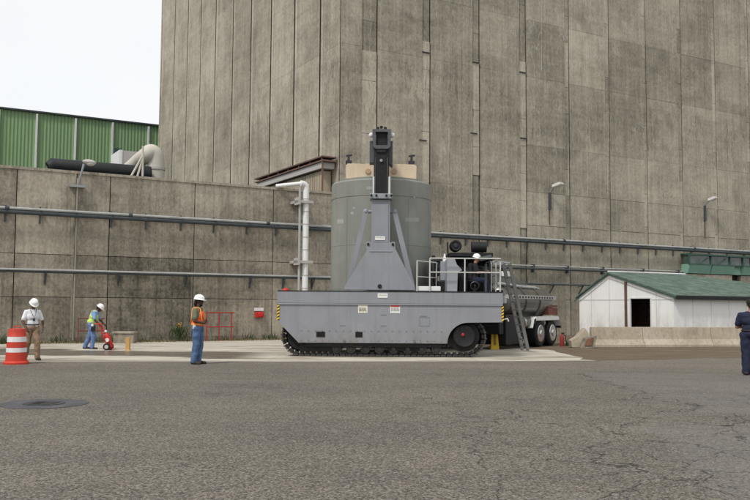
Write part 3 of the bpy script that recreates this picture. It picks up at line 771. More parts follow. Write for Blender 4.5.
# ================================================================== small things by the wall
def railing(pa, pb, h, label, mat='dull_red_paint'):
    pa, pb = Vector(pa), Vector(pb); r_ = root('pipe_railing', pa, label, 'railing')
    n = 3
    for i in range(n):
        p = pa.lerp(pb, i / (n - 1) * .9); m = MB(); m.tube([p, p + Vector((0, 0, h))], .026, 8); build(m, 'post', mat, r_)
    for f_ in (.5, 1): m = MB(); m.tube([pa + Vector((0, 0, h * f_)) - (pb - pa) * .02, pb + Vector((0, 0, h * f_))], .026, 8); build(m, 'rail', mat, r_)
    return r_
def atwall(px, n): return P0 + PD * sP(px, 330) + PN * n
railing(atwall(74, .9), atwall(100, .9), 1.05, 'faded dark red pipe railing behind the worker in the lime vest', 'dull_red_paint')
railing(atwall(201, .8), atwall(228, .8), 1.3, 'bright red pipe railing by the wall right of the orange vest worker', 'rail_red')
# alarm box
s_, z_ = onplane(258.5, 314.5, P0, PD, PN)
ab = root('alarm_box', P0 + PD * s_ + PN * .02 + Vector((0, 0, z_)), 'small red box under a white plate on the wall left of the crawler', 'alarm box')
m = MB(); m.fbox(P0, PD, PN, s_ - .2, s_ + .2, .02, .2, z_ - .14, z_ + .12); m.cyl(P0 + PD * s_ + PN * .2 + Vector((0, 0, z_)), P0 + PD * s_ + PN * .26 + Vector((0, 0, z_)), .12, .12, 14); build(m, 'box', 'red_paint', ab, .015)
m = MB(); m.fbox(P0, PD, PN, s_ - .24, s_ + .24, .02, .05, z_ + .17, z_ + .32); build(m, 'sign_plate', 'white_paint', ab)
# concrete planter block + yellow post
c_ = atwall(115.5, 1.6); 
pb_ = MB(); pb_.tone = .12; O = c_; pb_.fbox(O, Vector((1, 0, 0)), Vector((0, -1, 0)), -.45, .4, -.5, 0, 0, .42); 
pb_.tone = .3; pb_.fbox(O, Vector((1, 0, 0)), Vector((0, -1, 0)), -.5, .42, -.55, .05, .425, .5)
tag(retop(build(pb_, 'low_concrete_block', 'wall_concrete'), c_), 'low grey concrete block with pale top at the foot of the wall', 'block')
pp = ground(127.8, 350.5)
m = MB(); m.box(pp.x - .07, pp.x + .07, pp.y - .07, pp.y + .07, 0, .46); m.box(pp.x - .1, pp.x + .1, pp.y - .1, pp.y + .1, 0, .03)
tag(retop(build(m, 'short_post', 'handle_tan', bevel=.01), pp), 'short tan yellow post beside the low concrete block', 'post')

# weeds along the foot of the walls (uncountable)
def leafblade(m, p, h, w, rr, lean=.5):
    a = rr.uniform(0, 2 * math.pi); d = Vector((math.cos(a), math.sin(a), 0)); s = Vector((-d.y, d.x, 0)) * w
    t = p + d * h * lean * rr.uniform(.2, 1) + Vector((0, 0, h)); mid = p.lerp(t, .55) + Vector((0, 0, h * .12))
    b = len(m.v); m.v += [p - s * .5, p + s * .5, mid + s, mid - s, t]; m.face([b, b + 1, b + 2, b + 3]); m.face([b + 3, b + 2, b + 4])
def weeds(spots, name, mat, label, seed, hs=(.08, .3)):
    m = MB(); rr = random.Random(seed)
    for p, n, sp, hh in spots:
        for _ in range(n):
            q = p + Vector((rr.gauss(0, sp), rr.gauss(0, sp * .4), 0)); q.z = 0
            leafblade(m, q, rr.uniform(*hs) * hh, rr.uniform(.008, .02), rr, .8)
    o = build(m, name, mat); tag(o, label, 'weeds', kind='stuff'); return o
rr = random.Random(3)
sp1 = [(atwall(rr.uniform(-5, 330), rr.uniform(.2, .5)), rr.choice([3, 8, 30]), .2, rr.choice([.25, .5, 1.3])) for _ in range(80)]
weeds(sp1, 'wall_foot_weeds', 'leaf', 'scattered green weeds along the foot of the concrete wall', 1)
sp2 = [(atwall(rr.uniform(-5, 330), rr.uniform(.2, .7)), 25, .5, rr.uniform(.15, .5)) for _ in range(110)]
weeds(sp2, 'dry_grass', 'dry_leaf', 'dry brown grass and litter along the foot of the concrete wall', 2)
# flowering weed clump
fp = atwall(175, .6); m = MB(); rr = random.Random(8)
rr = random.Random(8)
fr = root('flowering_weed', fp, 'tall leafy weed with orange flowers growing at the wall left of the orange vest worker', 'plant')
for _ in range(160): leafblade(m, fp + Vector((rr.gauss(0, .16), rr.gauss(0, .1), rr.uniform(0, .55))), rr.uniform(.12, .35), .022, rr, .9)
build(m, 'leaves', 'leaf', fr)
m = MB()
for _ in range(12): m.ball(fp + Vector((rr.gauss(.03, .1), rr.gauss(0, .08), rr.uniform(.6, .95))), .022, 6, 4)
build(m, 'flowers', 'flower', fr)

# ================================================================== crawler transporter
Y0 = 27.2
T = lambda px, py, Y=Y0: atY(px, py, Y)
tr = root('crawler_transporter', Vector((.5, 29.9, 0)), 'grey tracked cask crawler with a tall lifting mast and a railed operator deck', 'crawler')
xl, xr = T(278, 300).x, T(503, 300).x
zdk = T(375, 291.8).z; zlg = T(375, 303.8).z; zbt = T(375, 343.2).z; zch = T(375, 321.5).z
xs = T(299, 343).x
wc = T(467.5, 337)
ac = Vector((T(469, 343).x, Y0, zbt)); ar = zch - zbt - .02
# near hull plate with wheel arch
poly = [Vector((xl, Y0, zlg)), Vector((xl, Y0, zch)), Vector((xs, Y0, zbt))]
poly += arc(ac, ar, 180, 90, 16) + [Vector((xr, Y0, zch)), Vector((xr, Y0, zlg))]
ac = Vector((wc.x, Y0, .66))
def hull(y, name):
    m = MB(); m.prism([Vector((p.x, y, p.z)) for p in poly], (0, .05, 0)); return build(m, name, 'grey_paint', tr, .004)
h1 = hull(Y0, 'side_plate'); h2 = hull(33.55, 'side_plate')
for yy in (Y0 - .03, 32.65):
    m = MB(); m.box(xl - .01, xr + .01, yy, yy + .98, zlg + .004, zdk); build(m, 'side_beam', 'grey_paint', tr, .012)
    m = MB(); m.box(xl + .002, xr - .002, yy - .012, yy + .03, zlg - .035, zlg + .001); build(m, 'ledge', 'grey_paint_light', tr)  # highlight along the ledge put into its lighter grey colour
m = MB(); m.box(xl, xr, Y0 - .045, Y0 - .005, zdk + .002, zdk + .03); build(m, 'deck_lip', 'black_steel', tr)
# end cross members and deck
m = MB(); m.box(2.35, xr - .03, Y0 + .95, 32.6, zlg - .2, zdk - .002); build(m, 'deck', 'grey_paint', tr)
m = MB(); m.box(xl + .03, -1.9, 28.2, 32.6, 1.2, zlg); build(m, 'cross_beam', 'grey_paint', tr)
# inner carriage boxes
for yy in (Y0 + .06, 32.7):
    m = MB(); m.box(xl + .9, ac.x - .8, yy + .02, yy + .8, .33, zlg - .01); m.box(xl + .1, xr - .1, yy + .02, yy + .8, zch + .03, zlg - .01); build(m, 'carriage', 'black_steel', tr)
# text plates, labels
def plate(px0, py0, px1, py1, mat, name, lines=3, head=None, Y=Y0 - .035, par=tr):
    a, b = T(px0, py0, Y), T(px1, py1, Y)
    m = MB(); m.box(a.x, b.x, Y - .008, Y + .03, b.z, a.z); o = build(m, name, mat, par)
    m = MB(); w, h = b.x - a.x, a.z - b.z; rr = random.Random(int(px0))
    for k in range(lines):
        zz = a.z - h * (.38 + .5 * k / max(1, lines)); x = a.x + w * .1
        while x < b.x - w * .15:
            l = rr.uniform(.05, .16) * w; m.box(x, min(x + l, b.x - w * .08), Y - .012, Y - .007, zz - h * .035, zz + h * .035); x += l + w * .04
    build(m, 'lettering', 'ink', o)
    if head: m = MB(); m.box(a.x + w * .04, b.x - w * .04, Y - .013, Y - .006, a.z - h * .22, a.z - h * .04); build(m, 'header_band', head, o)
    return o
plate(358.5, 305.2, 368, 313, 'yel_paper', 'warning_label', 3, 'yellow_paint') if False else None
simple('yellow_paper', (.68, .67, .54), .6, .04)
plate(358.5, 305.2, 368, 313, 'yellow_paper', 'warning_label', 4, None, Y0 - .002)
plate(390.5, 305, 400.5, 313, 'paper', 'danger_label', 3, 'red_paint', Y0 - .002)
plate(378, 293.3, 388, 297.8, 'paper', 'name_label', 1, None, Y0 - .035)
m = MB()
for (x0, x1) in ((317, 325.5), (356, 363)):
    a, b = T(x0, 332), T(x1, 337.3); m.box(a.x, b.x, Y0 - .02, Y0 + .02, b.z, a.z)
loose(m, 'access_port', 'dark_void', tr)
m = MB()
rowsb = [x for x in range(302, 448, 7) if not 312 < x < 330 or True]
for x in rowsb:
    for y in (331.3, 341):
        p = T(x, y); m.cyl((p.x, Y0 - .012, p.z), (p.x, Y0 + .01, p.z), .018, .018, 8)
p = T(345, 341); m.cyl((p.x, Y0 - .02, p.z), (p.x, Y0, p.z), .045, .045, 10); p = T(415, 341); m.cyl((p.x, Y0 - .02, p.z), (p.x, Y0, p.z), .045, .045, 10)
build(m, 'bolts', 'stencil', tr)
m = MB()
for (x, y, w) in ((343, 326, 3), (384, 315, 3), (424, 316, 3.5), (384, 326, 3)):
    a, b = T(x - w, y - .4), T(x + w, y + .4); m.box(a.x, b.x, Y0 - .004, Y0, b.z, a.z)
loose(m, 'stencil_mark', 'stencil', tr)
m = MB(); a, b = T(420, 317), T(430, 326)
for (x0, x1, z0, z1) in ((a.x, b.x, a.z - .012, a.z), (a.x, b.x, b.z, b.z + .012), (a.x, a.x + .012, b.z, a.z), (b.x - .012, b.x, b.z, a.z)): m.box(x0, x1, Y0 - .004, Y0, z0, z1)
build(m, 'hatch_outline', 'stencil', tr)
# hazard stripes
for (px, y0, y1, sg) in ((277.6, 304.5, 320.5, 1), (502, 305, 320.5, 1)):
    a, b = T(px, y0), T(px + 2.2, y1); m = MB(); m.box(a.x, b.x, Y0 - .012, Y0 - .002, b.z, a.z); o = build(m, 'hazard_strip', 'black_steel', tr)
    m = MB(); n = 5; hh = (a.z - b.z) / n
    for k in range(n):
        z = b.z + k * hh; m.prism([(a.x, Y0 - .016, z), (b.x, Y0 - .016, z + hh * .35), (b.x, Y0 - .016, z + hh * .9), (a.x, Y0 - .016, z + hh * .55)], (0, .003, 0))
    build(m, 'yellow_stripes', 'yellow_paint', o)
# tracks
def track(yc, name, w=.62):
    m = MB(); r = .62; cl = Vector((T(301.5, 336).x, yc, .665)); cr = Vector((ac.x, yc, .665))
    path = [];L = cr.x - cl.x; per = 2 * L + 2 * math.pi * r; n = int(per / .19)
    for i in range(n):
        d = per * i / n
        if d < L: p = Vector((cl.x + d, yc, .665 - r)); a = 0
        elif d < L + math.pi * r: t = (d - L) / r; p = cr + Vector((math.sin(t) * r, 0, -math.cos(t) * r)); a = -t
        elif d < 2 * L + math.pi * r: p = Vector((cr.x - (d - L - math.pi * r), yc, .665 + r)); a = -math.pi
        else: t = (d - 2 * L - math.pi * r) / r; p = cl + Vector((-math.sin(t) * r, 0, math.cos(t) * r)); a = -math.pi - t
        M_ = Matrix.Rotation(a, 3, 'Y')
        def bx(x0, x1, z0, z1, yw):
            m.hexa([p + M_ @ Vector(c) for c in ((x0, -yw, z0), (x1, -yw, z0), (x1, yw, z0), (x0, yw, z0), (x0, -yw, z1), (x1, -yw, z1), (x1, yw, z1), (x0, yw, z1))])
        bx(-.083, .083, -.02, .03, w / 2); bx(-.08, -.045, -.045, -.02, w / 2)
        bx(-.06, .06, .03, .10, .10)
    return build(m, name, 'track_steel', tr)
for yc in (Y0 + .46, 33.1):
    tk = track(yc, 'track')
for yc in (Y0 + .46, 33.1):
    # drive wheel
    m = MB(); c = Vector((ac.x - .08, yc, .70)); m.lathe(c, [(.05, -.38), (.30, -.38), (.335, -.40), (.36, -.37), (.36, -.26), (.40, -.22), (.51, -.2), (.52, -.15), (.52, .15), (.05, .22)], 36, 'Y')
    dw = build(m, 'drive_wheel', 'black_steel', tr, label='large dark drive wheel with red hub')
    m = MB(); m.lathe(c + Vector((-.04, 0, .04)), [(.01, -.44), (.03, -.44), (.05, -.42), (.06, -.37)], 16, 'Y'); build(m, 'hub', 'dull_red_bright', dw)
    m = MB()
    for k in range(10):
        t = 2 * math.pi * k / 10; p = c + Vector((math.cos(t) * .27, 0, math.sin(t) * .27)); m.cyl(p + Vector((0, -.40, 0)), p + Vector((0, -.36, 0)), .016, .016, 6)
    build(m, 'wheel_bolts', 'track_steel', dw)
    m = MB(); c = Vector((T(301.5, 336).x, yc, .665)); m.lathe(c, [(.08, -.2), (.3, -.2), (.33, -.16), (.46, -.16), (.51, -.1), (.51, .1), (.08, .2)], 28, 'Y'); build(m, 'idler_wheel', 'black_steel', tr)
    # frame beam & rollers
    m = MB(); m.box(c.x + .1, ac.x - .45, yc - .2, yc + .2, .36, .6); m.box(c.x - .05, c.x + 1.0, yc - .24, yc - .2, .16, .42); m.box(ac.x - 2.6, ac.x - 1.5, yc - .24, yc - .2, .2, .42); build(m, 'roller_frame', 'black_steel', tr)
    k = 0; x = c.x + 1.15
    while x < ac.x - .75:
        m = MB(); m.lathe((x, yc, .245), [(.02, -.26), (.07, -.26), (.08, -.24), (.15, -.23), (.16, -.2), (.13, -.18), (.13, .18), (.16, .2), (.02, .25)], 18, 'Y'); build(m, 'road_roller', 'track_steel', tr)
        m = MB(); m.prism([(x - .1, yc - .25, .48), (x - .06, yc - .25, .2), (x + .06, yc - .25, .2), (x + .1, yc - .25, .48)], (0, .04, 0)); build(m, 'roller_bracket', 'black_steel', tr)
        x += .46
# red beacon on the rear left
p = T(286, 290.5, 28); m = MB(); m.lathe((p.x, 28, zdk - .02), [(.11, 0), (.12, .05), (.1, .1), (.05, .13), (.01, .14)], 16); build(m, 'beacon', 'red_paint', tr)
# ---- mast (near and far), beam
YM = 27.55
def mast(Y, near):
    par = tr
    q = lambda px, py: atY(px, py, YM) + Vector((0, Y - YM, 0))
    m = MB(); ps = [q(344, 289.8), q(345.5, 286), q(367, 250), q(366, 247.5), q(366, 242), q(369, 241.5), q(371, 242.5), q(391, 242.5), q(392.5, 241.5), q(395, 242), q(395.5, 249), q(414.5, 285), q(415.5, 289.8)]
    for p in ps: p.z = max(p.z, zdk)
    m.prism(ps, (0, .10, 0)); bp = build(m, 'mast_base', 'grey_paint', par, .006)
    m = MB(); a, b = q(369.5, 250.5), q(392, 251.5); m.box(a.x, b.x, Y - .02, Y, b.z, a.z)
    a, b = q(371.5, 266), q(390, 268) ; build(m, 'base_rib', 'grey_paint_light', bp)
    m = MB()
    for x, y, r in ((368.2, 244.3, .045), (392.8, 244.3, .045), (380, 286.3, .07)):
        c = q(x, y); m.cyl((c.x, Y - .03, c.z), (c.x, Y + .02, c.z), r, r, 16)
    loose(m, 'pin', 'black_steel', bp)
    a, b = q(371.3, 199), q(390, 260)
    m = MB(); m.box(a.x, b.x, Y + .105, Y + .62, zdk - .1, a.z); build(m, 'mast_column', 'grey_paint', par, .015)
    if near:
        a2, b2 = q(371.3, 204), q(390, 242); m = MB(); m.box(a2.x + .06, b2.x - .06, Y + .08, Y + .11, b2.z, a2.z); build(m, 'column_face', 'grey_paint', par, .01)
    # collar
    m = MB(); a, b = q(369.5, 193.5), q(392, 198.5); m.box(a.x, b.x, Y - .02, Y + .7, b.z, a.z); build(m, 'mast_collar', 'galv', par, .01)
    m = MB()
    for x in (371, 376, 386, 391):
        c = q(x, 195.5); m.cyl((c.x, Y - .07, c.z), (c.x, Y + .0, c.z), .04, .04, 8)
    loose(m, 'collar_bolt', 'black_steel', par)
    # black inner mast
    a, b = q(373.2, 148), q(388.6, 196); m = MB(); m.box(a.x, b.x, Y + .1, Y + .55, b.z, a.z); im = build(m, 'inner_mast', 'black_steel', par, .02)
    m = MB(); m.box(a.x + .03, a.x + .07, Y + .07, Y + .1, b.z, a.z - .3); m.box(b.x - .07, b.x - .03, Y + .07, Y + .1, b.z, a.z - .3); loose(m, 'guide_rail', 'track_steel', im)
    c = q(380.5, 160); m = MB(); m.cyl((c.x, Y + .04, c.z), (c.x, Y + .12, c.z), .05, .05, 12); build(m, 'pin', 'galv', im)
    for x in (373.2, 388.8):
        m = MB(); c = q(x, 188); d = q(x, 176); m.tube([(c.x, Y + .12, c.z - .2), (c.x, Y + .12, d.z)], .045, 8); build(m, 'guide_rod', 'chrome', im)
    # head
    m = MB(); a, b = q(370, 135), q(391, 161)
    for x0, x1 in ((368.8, 373.5), (387.5, 392.2)):
        a, b = q(x0, 139), q(x1, 161); m.prism([(a.x, Y + .3, b.z), (b.x, Y + .3, b.z - (.12 if x0 > 380 else -.0)), (b.x, Y + .3, a.z), (a.x, Y + .3, a.z)], (0, .5, 0))
    hd = loose(m, 'head_cheek', 'dark_paint', par, .01)[0]
    if near:
        m = MB(); o = [q(371.5, 128.8), q(390.5, 128.8), q(389.8, 146), q(387, 148.5), q(375, 148.5), q(372.2, 146)]; i_ = [q(374.8, 131.5), q(387.2, 131.5), q(386.8, 144.5), q(386.2, 145), q(375.8, 145), q(375.2, 144.5)]
        b0 = len(m.v)
        for dy in (0, .55):
            for p in o + i_: m.v.append(Vector((p.x, Y + .02 + dy, p.z)))
        for k in range(6):
            w = (k + 1) % 6
            m.face([b0 + k, b0 + w, b0 + 6 + w, b0 + 6 + k]); m.face([b0 + 12 + w, b0 + 12 + k, b0 + 18 + k, b0 + 18 + w])
            m.face([b0 + w, b0 + k, b0 + 12 + k, b0 + 12 + w]); m.face([b0 + 6 + k, b0 + 6 + w, b0 + 18 + w, b0 + 18 + k])
        build(m, 'beam_socket', 'dark_paint', par)
        m = MB()
        for x in (370.5, 391.5):
            c = q(x, 134); m.ball((c.x, Y + .2, c.z), .085, 14, 10)
        loose(m, 'work_light', 'white_paint', par)
        m = MB()
        for x, y in ((377, 128), (380.5, 126.8), (384.5, 128)):
            c = q(x, y); m.cyl((c.x, Y + .1, c.z - .03), (c.x, Y + .1, c.z + .05), .05, .05, 8)
        m.box(q(376, 149).x, q(385, 149).x, Y + .05, Y + .1, q(380, 152).z, q(380, 149).z); loose(m, 'lug', 'black_steel', par)
    # struts
    for sx_, x0, x1 in ((-1, 365.5, 347), (1, 394.5, 414.5)):
        m = MB(); a, b = q(x0, 210.5), q(x1, 283)
        b.z = max(b.z, zdk + .02); b = q(x1, 289); b.z = zdk
        dx_ = .085; m.hexa([(b.x - dx_, Y + .28, b.z), (b.x + dx_, Y + .28, b.z), (b.x + dx_, Y + .42, b.z), (b.x - dx_, Y + .42, b.z), (a.x - dx_, Y + .28, a.z), (a.x + dx_, Y + .28, a.z), (a.x + dx_, Y + .42, a.z), (a.x - dx_, Y + .42, a.z)]); a2 = q(371.5 if sx_ < 0 else 389.5, 210.5)
        m.tube([(a.x - sx_ * -.0, Y + .35, a.z), (a2.x, Y + .35, a2.z)], .06, 10); m.ball((a.x, Y + .35, a.z), .10, 10, 8)
        build(m, 'strut', 'grey_paint', par)
    return bp
mast(YM, True); mast(32.4, False)
plate(375, 236.3, 385, 240, 'paper', 'maker_label', 1, None, YM + .07)
# overhead beam, dark, between both masts
a, b = T(374.8, 131.5, YM), T(387.2, 145, YM)
m = MB(); m.box(a.x + .01, b.x - .01, YM + .15, 32.6, b.z + .01, a.z - .01); build(m, 'overhead_beam', 'black_steel', tr)

# ---- deck rails
def rail_post(px, y0, y1, Y, par, r=.022, mat='rail_paint', nm='rail_post'):
    a, b = T(px, y0, Y), T(px, y1, Y); m = MB(); m.tube([b, a], r, 8); return build(m, nm, mat, par)
YR = Y0 + .05
rl = MB()
for px, yt in ((417.2, 260.5), (430, 258), (465, 257.5), (500.5, 261)): rail_post(px, yt, 291.5, YR, tr)
def railbar(p, q, Y=YR, Y2=None, r=.02):
    m = MB(); a, b = T(*p, Y), T(*q, Y2 or Y); m.tube([a, b], r, 8); build(m, 'rail_bar', 'rail_paint', tr)
railbar((430, 257.8), (500.5, 257.8)); railbar((430, 271.8), (500.5, 271.8)); railbar((417.2, 260.5), (436.5, 262.3), YR, YR + 1.2); railbar((417.2, 276.3), (436.5, 277.5), YR, YR + 1.2)
rail_post(436.6, 262, 289, YR + 1.2, tr)
for px in (491.5, 496): rail_post(px, 262, 291, YR + .8, tr)
railbar((500.5, 257.8), (492, 263), YR, YR + 2.6); railbar((500.5, 271.8), (492, 276), YR, YR + 2.6)
m = MB(); a, b = T(417, 289.5, Y0 + .1), T(441, 287.2, Y0 + .1); m.box(a.x, b.x, Y0 + .1, Y0 + .3, zdk + .04, b.z + .04); build(m, 'deck_step', 'white_paint', tr, .02)
# console panel
YC = Y0 + .25
m = MB(); m.prism([T(447.3, 291, YC), T(447.3, 258.5, YC), T(455, 258.3, YC), T(457, 264, YC), T(462.5, 269.5, YC), T(458, 272, YC), T(457.5, 291, YC)], (0, .9, 0)); build(m, 'control_console', 'grey_paint_light', tr, .01)
# engine housing and radiators behind
m = MB(); a, b = T(449.5, 252.3, 29.5), T(492.5, 256.2, 29.5); m.box(a.x, b.x, 29.3, 31.5, b.z, a.z); build(m, 'canopy_beam', 'black_steel', tr, .01)
m = MB(); a, b = T(450, 256, 29.5), T(492.3, 291, 29.5); m.box(a.x, b.x, 30.4, 31.6, zdk, a.z)
m.box(a.x, a.x + .1, 29.4, 30.4, zdk, a.z); m.box(b.x - .12, b.x, 29.4, 30.4, zdk, a.z); build(m, 'engine_housing', 'black_steel', tr)
m = MB()
for k in range(9):
    x = a.x + .5 + k * .13; m.box(x, x + .03, 30.37, 30.398, zdk + .3, a.z - .15)
build(m, 'grille_bars', 'pipe_dark', tr)
c = T(455.5, 245.5, 29.8)
m = MB(); m.lathe((c.x, 29.7, c.z), [(.10, -.06), (.17, -.08), (.21, -.02), (.21, .3), (.1, .34)], 24, 'Y'); fn = build(m, 'air_filter', 'black_steel', tr)
m = MB(); m.lathe((c.x, 29.7, c.z), [(.01, -.09), (.06, -.09), (.1, -.05)], 16, 'Y'); build(m, 'filter_cap', 'iron', fn)
c = T(458, 245, 30.2); d = T(488, 247, 30.2)
m = MB(); c2, d2 = T(472, 246, 30), T(487, 246, 30); m.tube([(c2.x, 30.2, c2.z), (d2.x, 30.2, d2.z)], .19, 18); m.tube([(c2.x + .2, 30.2, c2.z - .1), (c2.x + .2, 30.2, zdk + 1)], .05, 8)
m.tube([(d2.x - .15, 30.2, c2.z - .1), (d2.x - .15, 30.2, zdk + 1)], .05, 8); build(m, 'silencer', 'black_steel', tr)
m = MB(); a = T(448, 246, 29.8); m.tube([(a.x, 29.8, T(448, 256, 29.8).z), (a.x - .02, 29.8, T(448, 241.5, 29.8).z)], .03, 8); build(m, 'exhaust_pipe', 'iron', tr)
# cabinet and black gear next to the tank
m = MB(); a, b = T(440.5, 261, 28.4), T(447, 280, 28.4); m.box(a.x, b.x, 28.3, 28.8, b.z, a.z); build(m, 'pale_cabinet', 'grey_paint_light', tr, .01)
m = MB(); a, b = T(432.5, 259, 28.6), T(438.5, 291, 28.6); m.box(a.x, b.x, 28.9, 29.4, zdk, a.z); a, b = T(438, 281, 28.5), T(448, 291, 28.5); m.box(a.x, b.x, 28.3, 29.1, zdk, a.z)
m.tube([T(433, 262, 28.6), T(434, 270, 28.5), T(432, 280, 28.5), T(435, 290, 28.5)], .06, 8); m.tube([T(441, 258, 28.8), T(440, 262, 28.7), T(438, 275, 28.5)], .05, 8)
m.tube([T(432, 260.5, 28.6), T(447, 260, 28.6)], .06, 8); m.ball(T(433.5, 256.5, 28.7), .07); build(m, 'hydraulic_gear', 'black_steel', tr)
m = MB(); p = T(444.7, 258, 28.4); m.lathe((p.x, 28.4, p.z), [(.06, -.15), (.07, 0), (.035, .06), (.03, .16)], 12); build(m, 'antenna_cap', 'white_paint', tr)
m = MB(); a, b = T(480, 258, YR + .3), T(492, 264, YR + .3); m.hexa([(a.x, YR + .2, a.z - .08), (b.x, YR + .2, a.z), (b.x, YR + .6, a.z + .1), (a.x, YR + .6, a.z), (a.x, YR + .2, a.z - .02), (b.x, YR + .2, a.z + .06), (b.x, YR + .6, a.z + .16), (a.x, YR + .6, a.z + .06)])
m.tube([T(486, 263, YR + .4), T(486, 291, YR + .4)], .04, 8); m.tube([T(486, 262, YR + .4), T(495, 258, YR + .2)], .025, 8); build(m, 'control_stand', 'pipe_dark', tr)
m = MB(); rr = random.Random(6)
for i in range(9):
    x0 = T(450 + 4.6 * i, 280, 29).x; m.tube([(x0, 28.9, zdk), (x0 + rr.uniform(-.1, .1), 28.7, zdk + rr.uniform(.2, .5)), (x0 + rr.uniform(-.2, .2), 28.9, zdk + rr.uniform(.5, .9)), (x0 + rr.uniform(-.3, .3), 29.6, zdk + .95)], .035, 6)
m.box(T(459, 280, 28.6).x, T(467, 280, 28.6).x, 28.5, 29.2, zdk, zdk + .75); m.box(T(483, 280, 28.6).x, T(491, 280, 28.6).x, 28.6, 29.3, zdk, zdk + .9)
build(m, 'hose_bank', 'black_steel', tr)
# seat
m = MB(); a, b = T(469, 279, 28.1), T(481, 281, 28.1); m.box(a.x, b.x, 27.9, 28.4, b.z, a.z); m.box(a.x, a.x + .1, 27.9, 28.4, a.z, a.z + .55); m.tube([(a.x + .2, 28.1, zdk), (a.x + .2, 28.1, b.z)], .07, 8); build(m, 'operator_seat', 'cloth_black', tr, .03)
m = MB(); c = T(475, 285, Y0 + .35)
m.lathe((c.x, c.y, c.z), [(.12, -.02), (.15, 0), (.12, .02)], 20, 'Y', cap=False); m.ball(c, .035); build(m, 'cable_reel', 'iron', tr)
# end of chassis lights (right)
m = MB(); a, b = T(504, 295, Y0 + .2), T(508, 301, Y0 + .2)
m.box(xr + .002, xr + .14, Y0 + .1, Y0 + .5, zlg + .05, zdk - .1); m.ball((xr + .12, Y0 + .15, zlg + .22), .06); m.ball((xr + .12, Y0 + .32, zlg + .22), .06); build(m, 'end_lamps', 'galv', tr)
m = MB(); m.tube([(xr - .1, Y0 + .1, zch + .06), (xr + .16, Y0 + .05, zch + .12), (xr + .2, Y0 + .05, zch + .03)], .025, 8); build(m, 'end_hook', 'rail_paint', tr)

# ================================================================== cask
YK = 30.35; XK = (381 - 375) / F * YK; RK = T(431, 240, YK).x - XK; 
ZC = T(381, 177.8, YK - RK).z; ZB = .35
ck = root('storage_cask', Vector((XK, YK, ZB)), 'tall grey green cylindrical cask hanging inside the crawler behind the mast', 'cask')
m = MB(); m.lathe((XK, YK, 0), [(RK * .97, ZB), (RK, ZB + .05), (RK, ZC - .64), (RK - .015, ZC - .63), (RK - .015, ZC - .6), (RK, ZC - .59), (RK, ZC - .06), (RK - .05, ZC)], 96); build(m, 'shell', 'cask_paint', ck)
m = MB(); m.lathe((XK, YK, 0), [(RK - .3, ZC + .002), (RK - .3, ZC + .1), (RK - .4, ZC + .12)], 64); build(m, 'lid', 'cask_paint', ck)
m = MB()
for k in range(10):
    t_ = 2 * math.pi * (k + .35) / 10; cx_, cy_ = XK + (RK + .002) * math.cos(t_), YK + (RK + .002) * math.sin(t_)
    m.tube([(cx_, cy_, ZB + .1), (cx_, cy_, ZC - .65)], .008, 5)
for z_ in (ZB + 1.9, ZB + 3.4): m.lathe((XK, YK, z_), [(RK, -.008), (RK + .008, 0), (RK, .008)], 96, cap=False)
build(m, 'weld_seams', 'cask_paint', ck)
def cpatch(px0, py0, px1, py1, mat='cask_patch', nm='paint_patch'):
    m = MB(); n = 5
    def pt(px, py):
        d = ray(px, py, False); c = Vector((0, 0, CAM_H)); o = Vector((c.x - XK, c.y - YK)); v = Vector((d.x, d.y))
        A2, B2, C2 = v.dot(v), 2 * o.dot(v), o.dot(o) - (RK + .004) ** 2; t = (-B2 - math.sqrt(B2 * B2 - 4 * A2 * C2)) / (2 * A2); return c + d * t
    b = len(m.v)
    for i in range(n + 1):
        x = px0 + (px1 - px0) * i / n; m.v += [pt(x, py0), pt(x, py1)]
    for i in range(n): m.face([b + 2 * i, b + 2 * i + 1, b + 2 * i + 3, b + 2 * i + 2])
    build(m, nm, mat, ck)
cpatch(337, 219.5, 343.5, 224); cpatch(405, 217.5, 419, 221.5); cpatch(352.5, 207, 355, 209); cpatch(350.5, 212, 353.5, 214.5); cpatch(366, 186.5, 372, 189.5); cpatch(413, 196, 415, 198)
# lifting yoke on the cask
YY = 29.6
yk = root('lifting_yoke', Vector((XK, YY, ZC + .1)), 'beige steel lifting plates with round bosses on top of the cask', 'yoke')
for xs_ in ((345.3, 373), (387, 416)):
    m = MB(); ps = [T(xs_[0], 178.5, YY), T(xs_[0] if xs_[0] < 380 else xs_[0], 163, YY), T(xs_[1], 163.5, YY), T(xs_[1], 178.5, YY)]
    if xs_[0] < 380: ps = [T(345.6, 178.5, YY), T(345.3, 165.5, YY), T(347, 163.6, YY), T(371, 163.8, YY), T(373.5, 161, YY), T(373.5, 178.5, YY)]
    else: ps = [T(386.5, 178.5, YY), T(386.5, 161, YY), T(389, 163.8, YY), T(414, 164.2, YY), T(416, 166, YY), T(415.8, 178.5, YY)]
    for p in ps[:1] + ps[-1:]: p.z = ZC + .125
    m.prism(ps, (0, .16, 0)); o = build(m, 'yoke_plate', 'beige_paint', yk, .012)
    c = T(367.5 if xs_[0] < 380 else 393.5, 171.3, YY); m = MB(); m.lathe((c.x, YY, c.z), [(.03, -.05), (.09, -.05), (.1, -.03), (.1, 0)], 20, 'Y'); build(m, 'boss', 'boss_tan', o)
for x in (348, 411):
    m = MB(); a = T(x, 163, YY); m.box(a.x - .11, a.x + .11, YY + .01, YY + .14, a.z - .05, a.z + .09); m.box(a.x - .04, a.x + .04, YY + .02, YY + .12, a.z + .09, a.z + .3); m.tube([(a.x - .1, YY + .07, a.z + .27), (a.x + .12, YY + .07, a.z + .3)], .035, 8); build(m, 'lifting_eye', 'iron', yk)

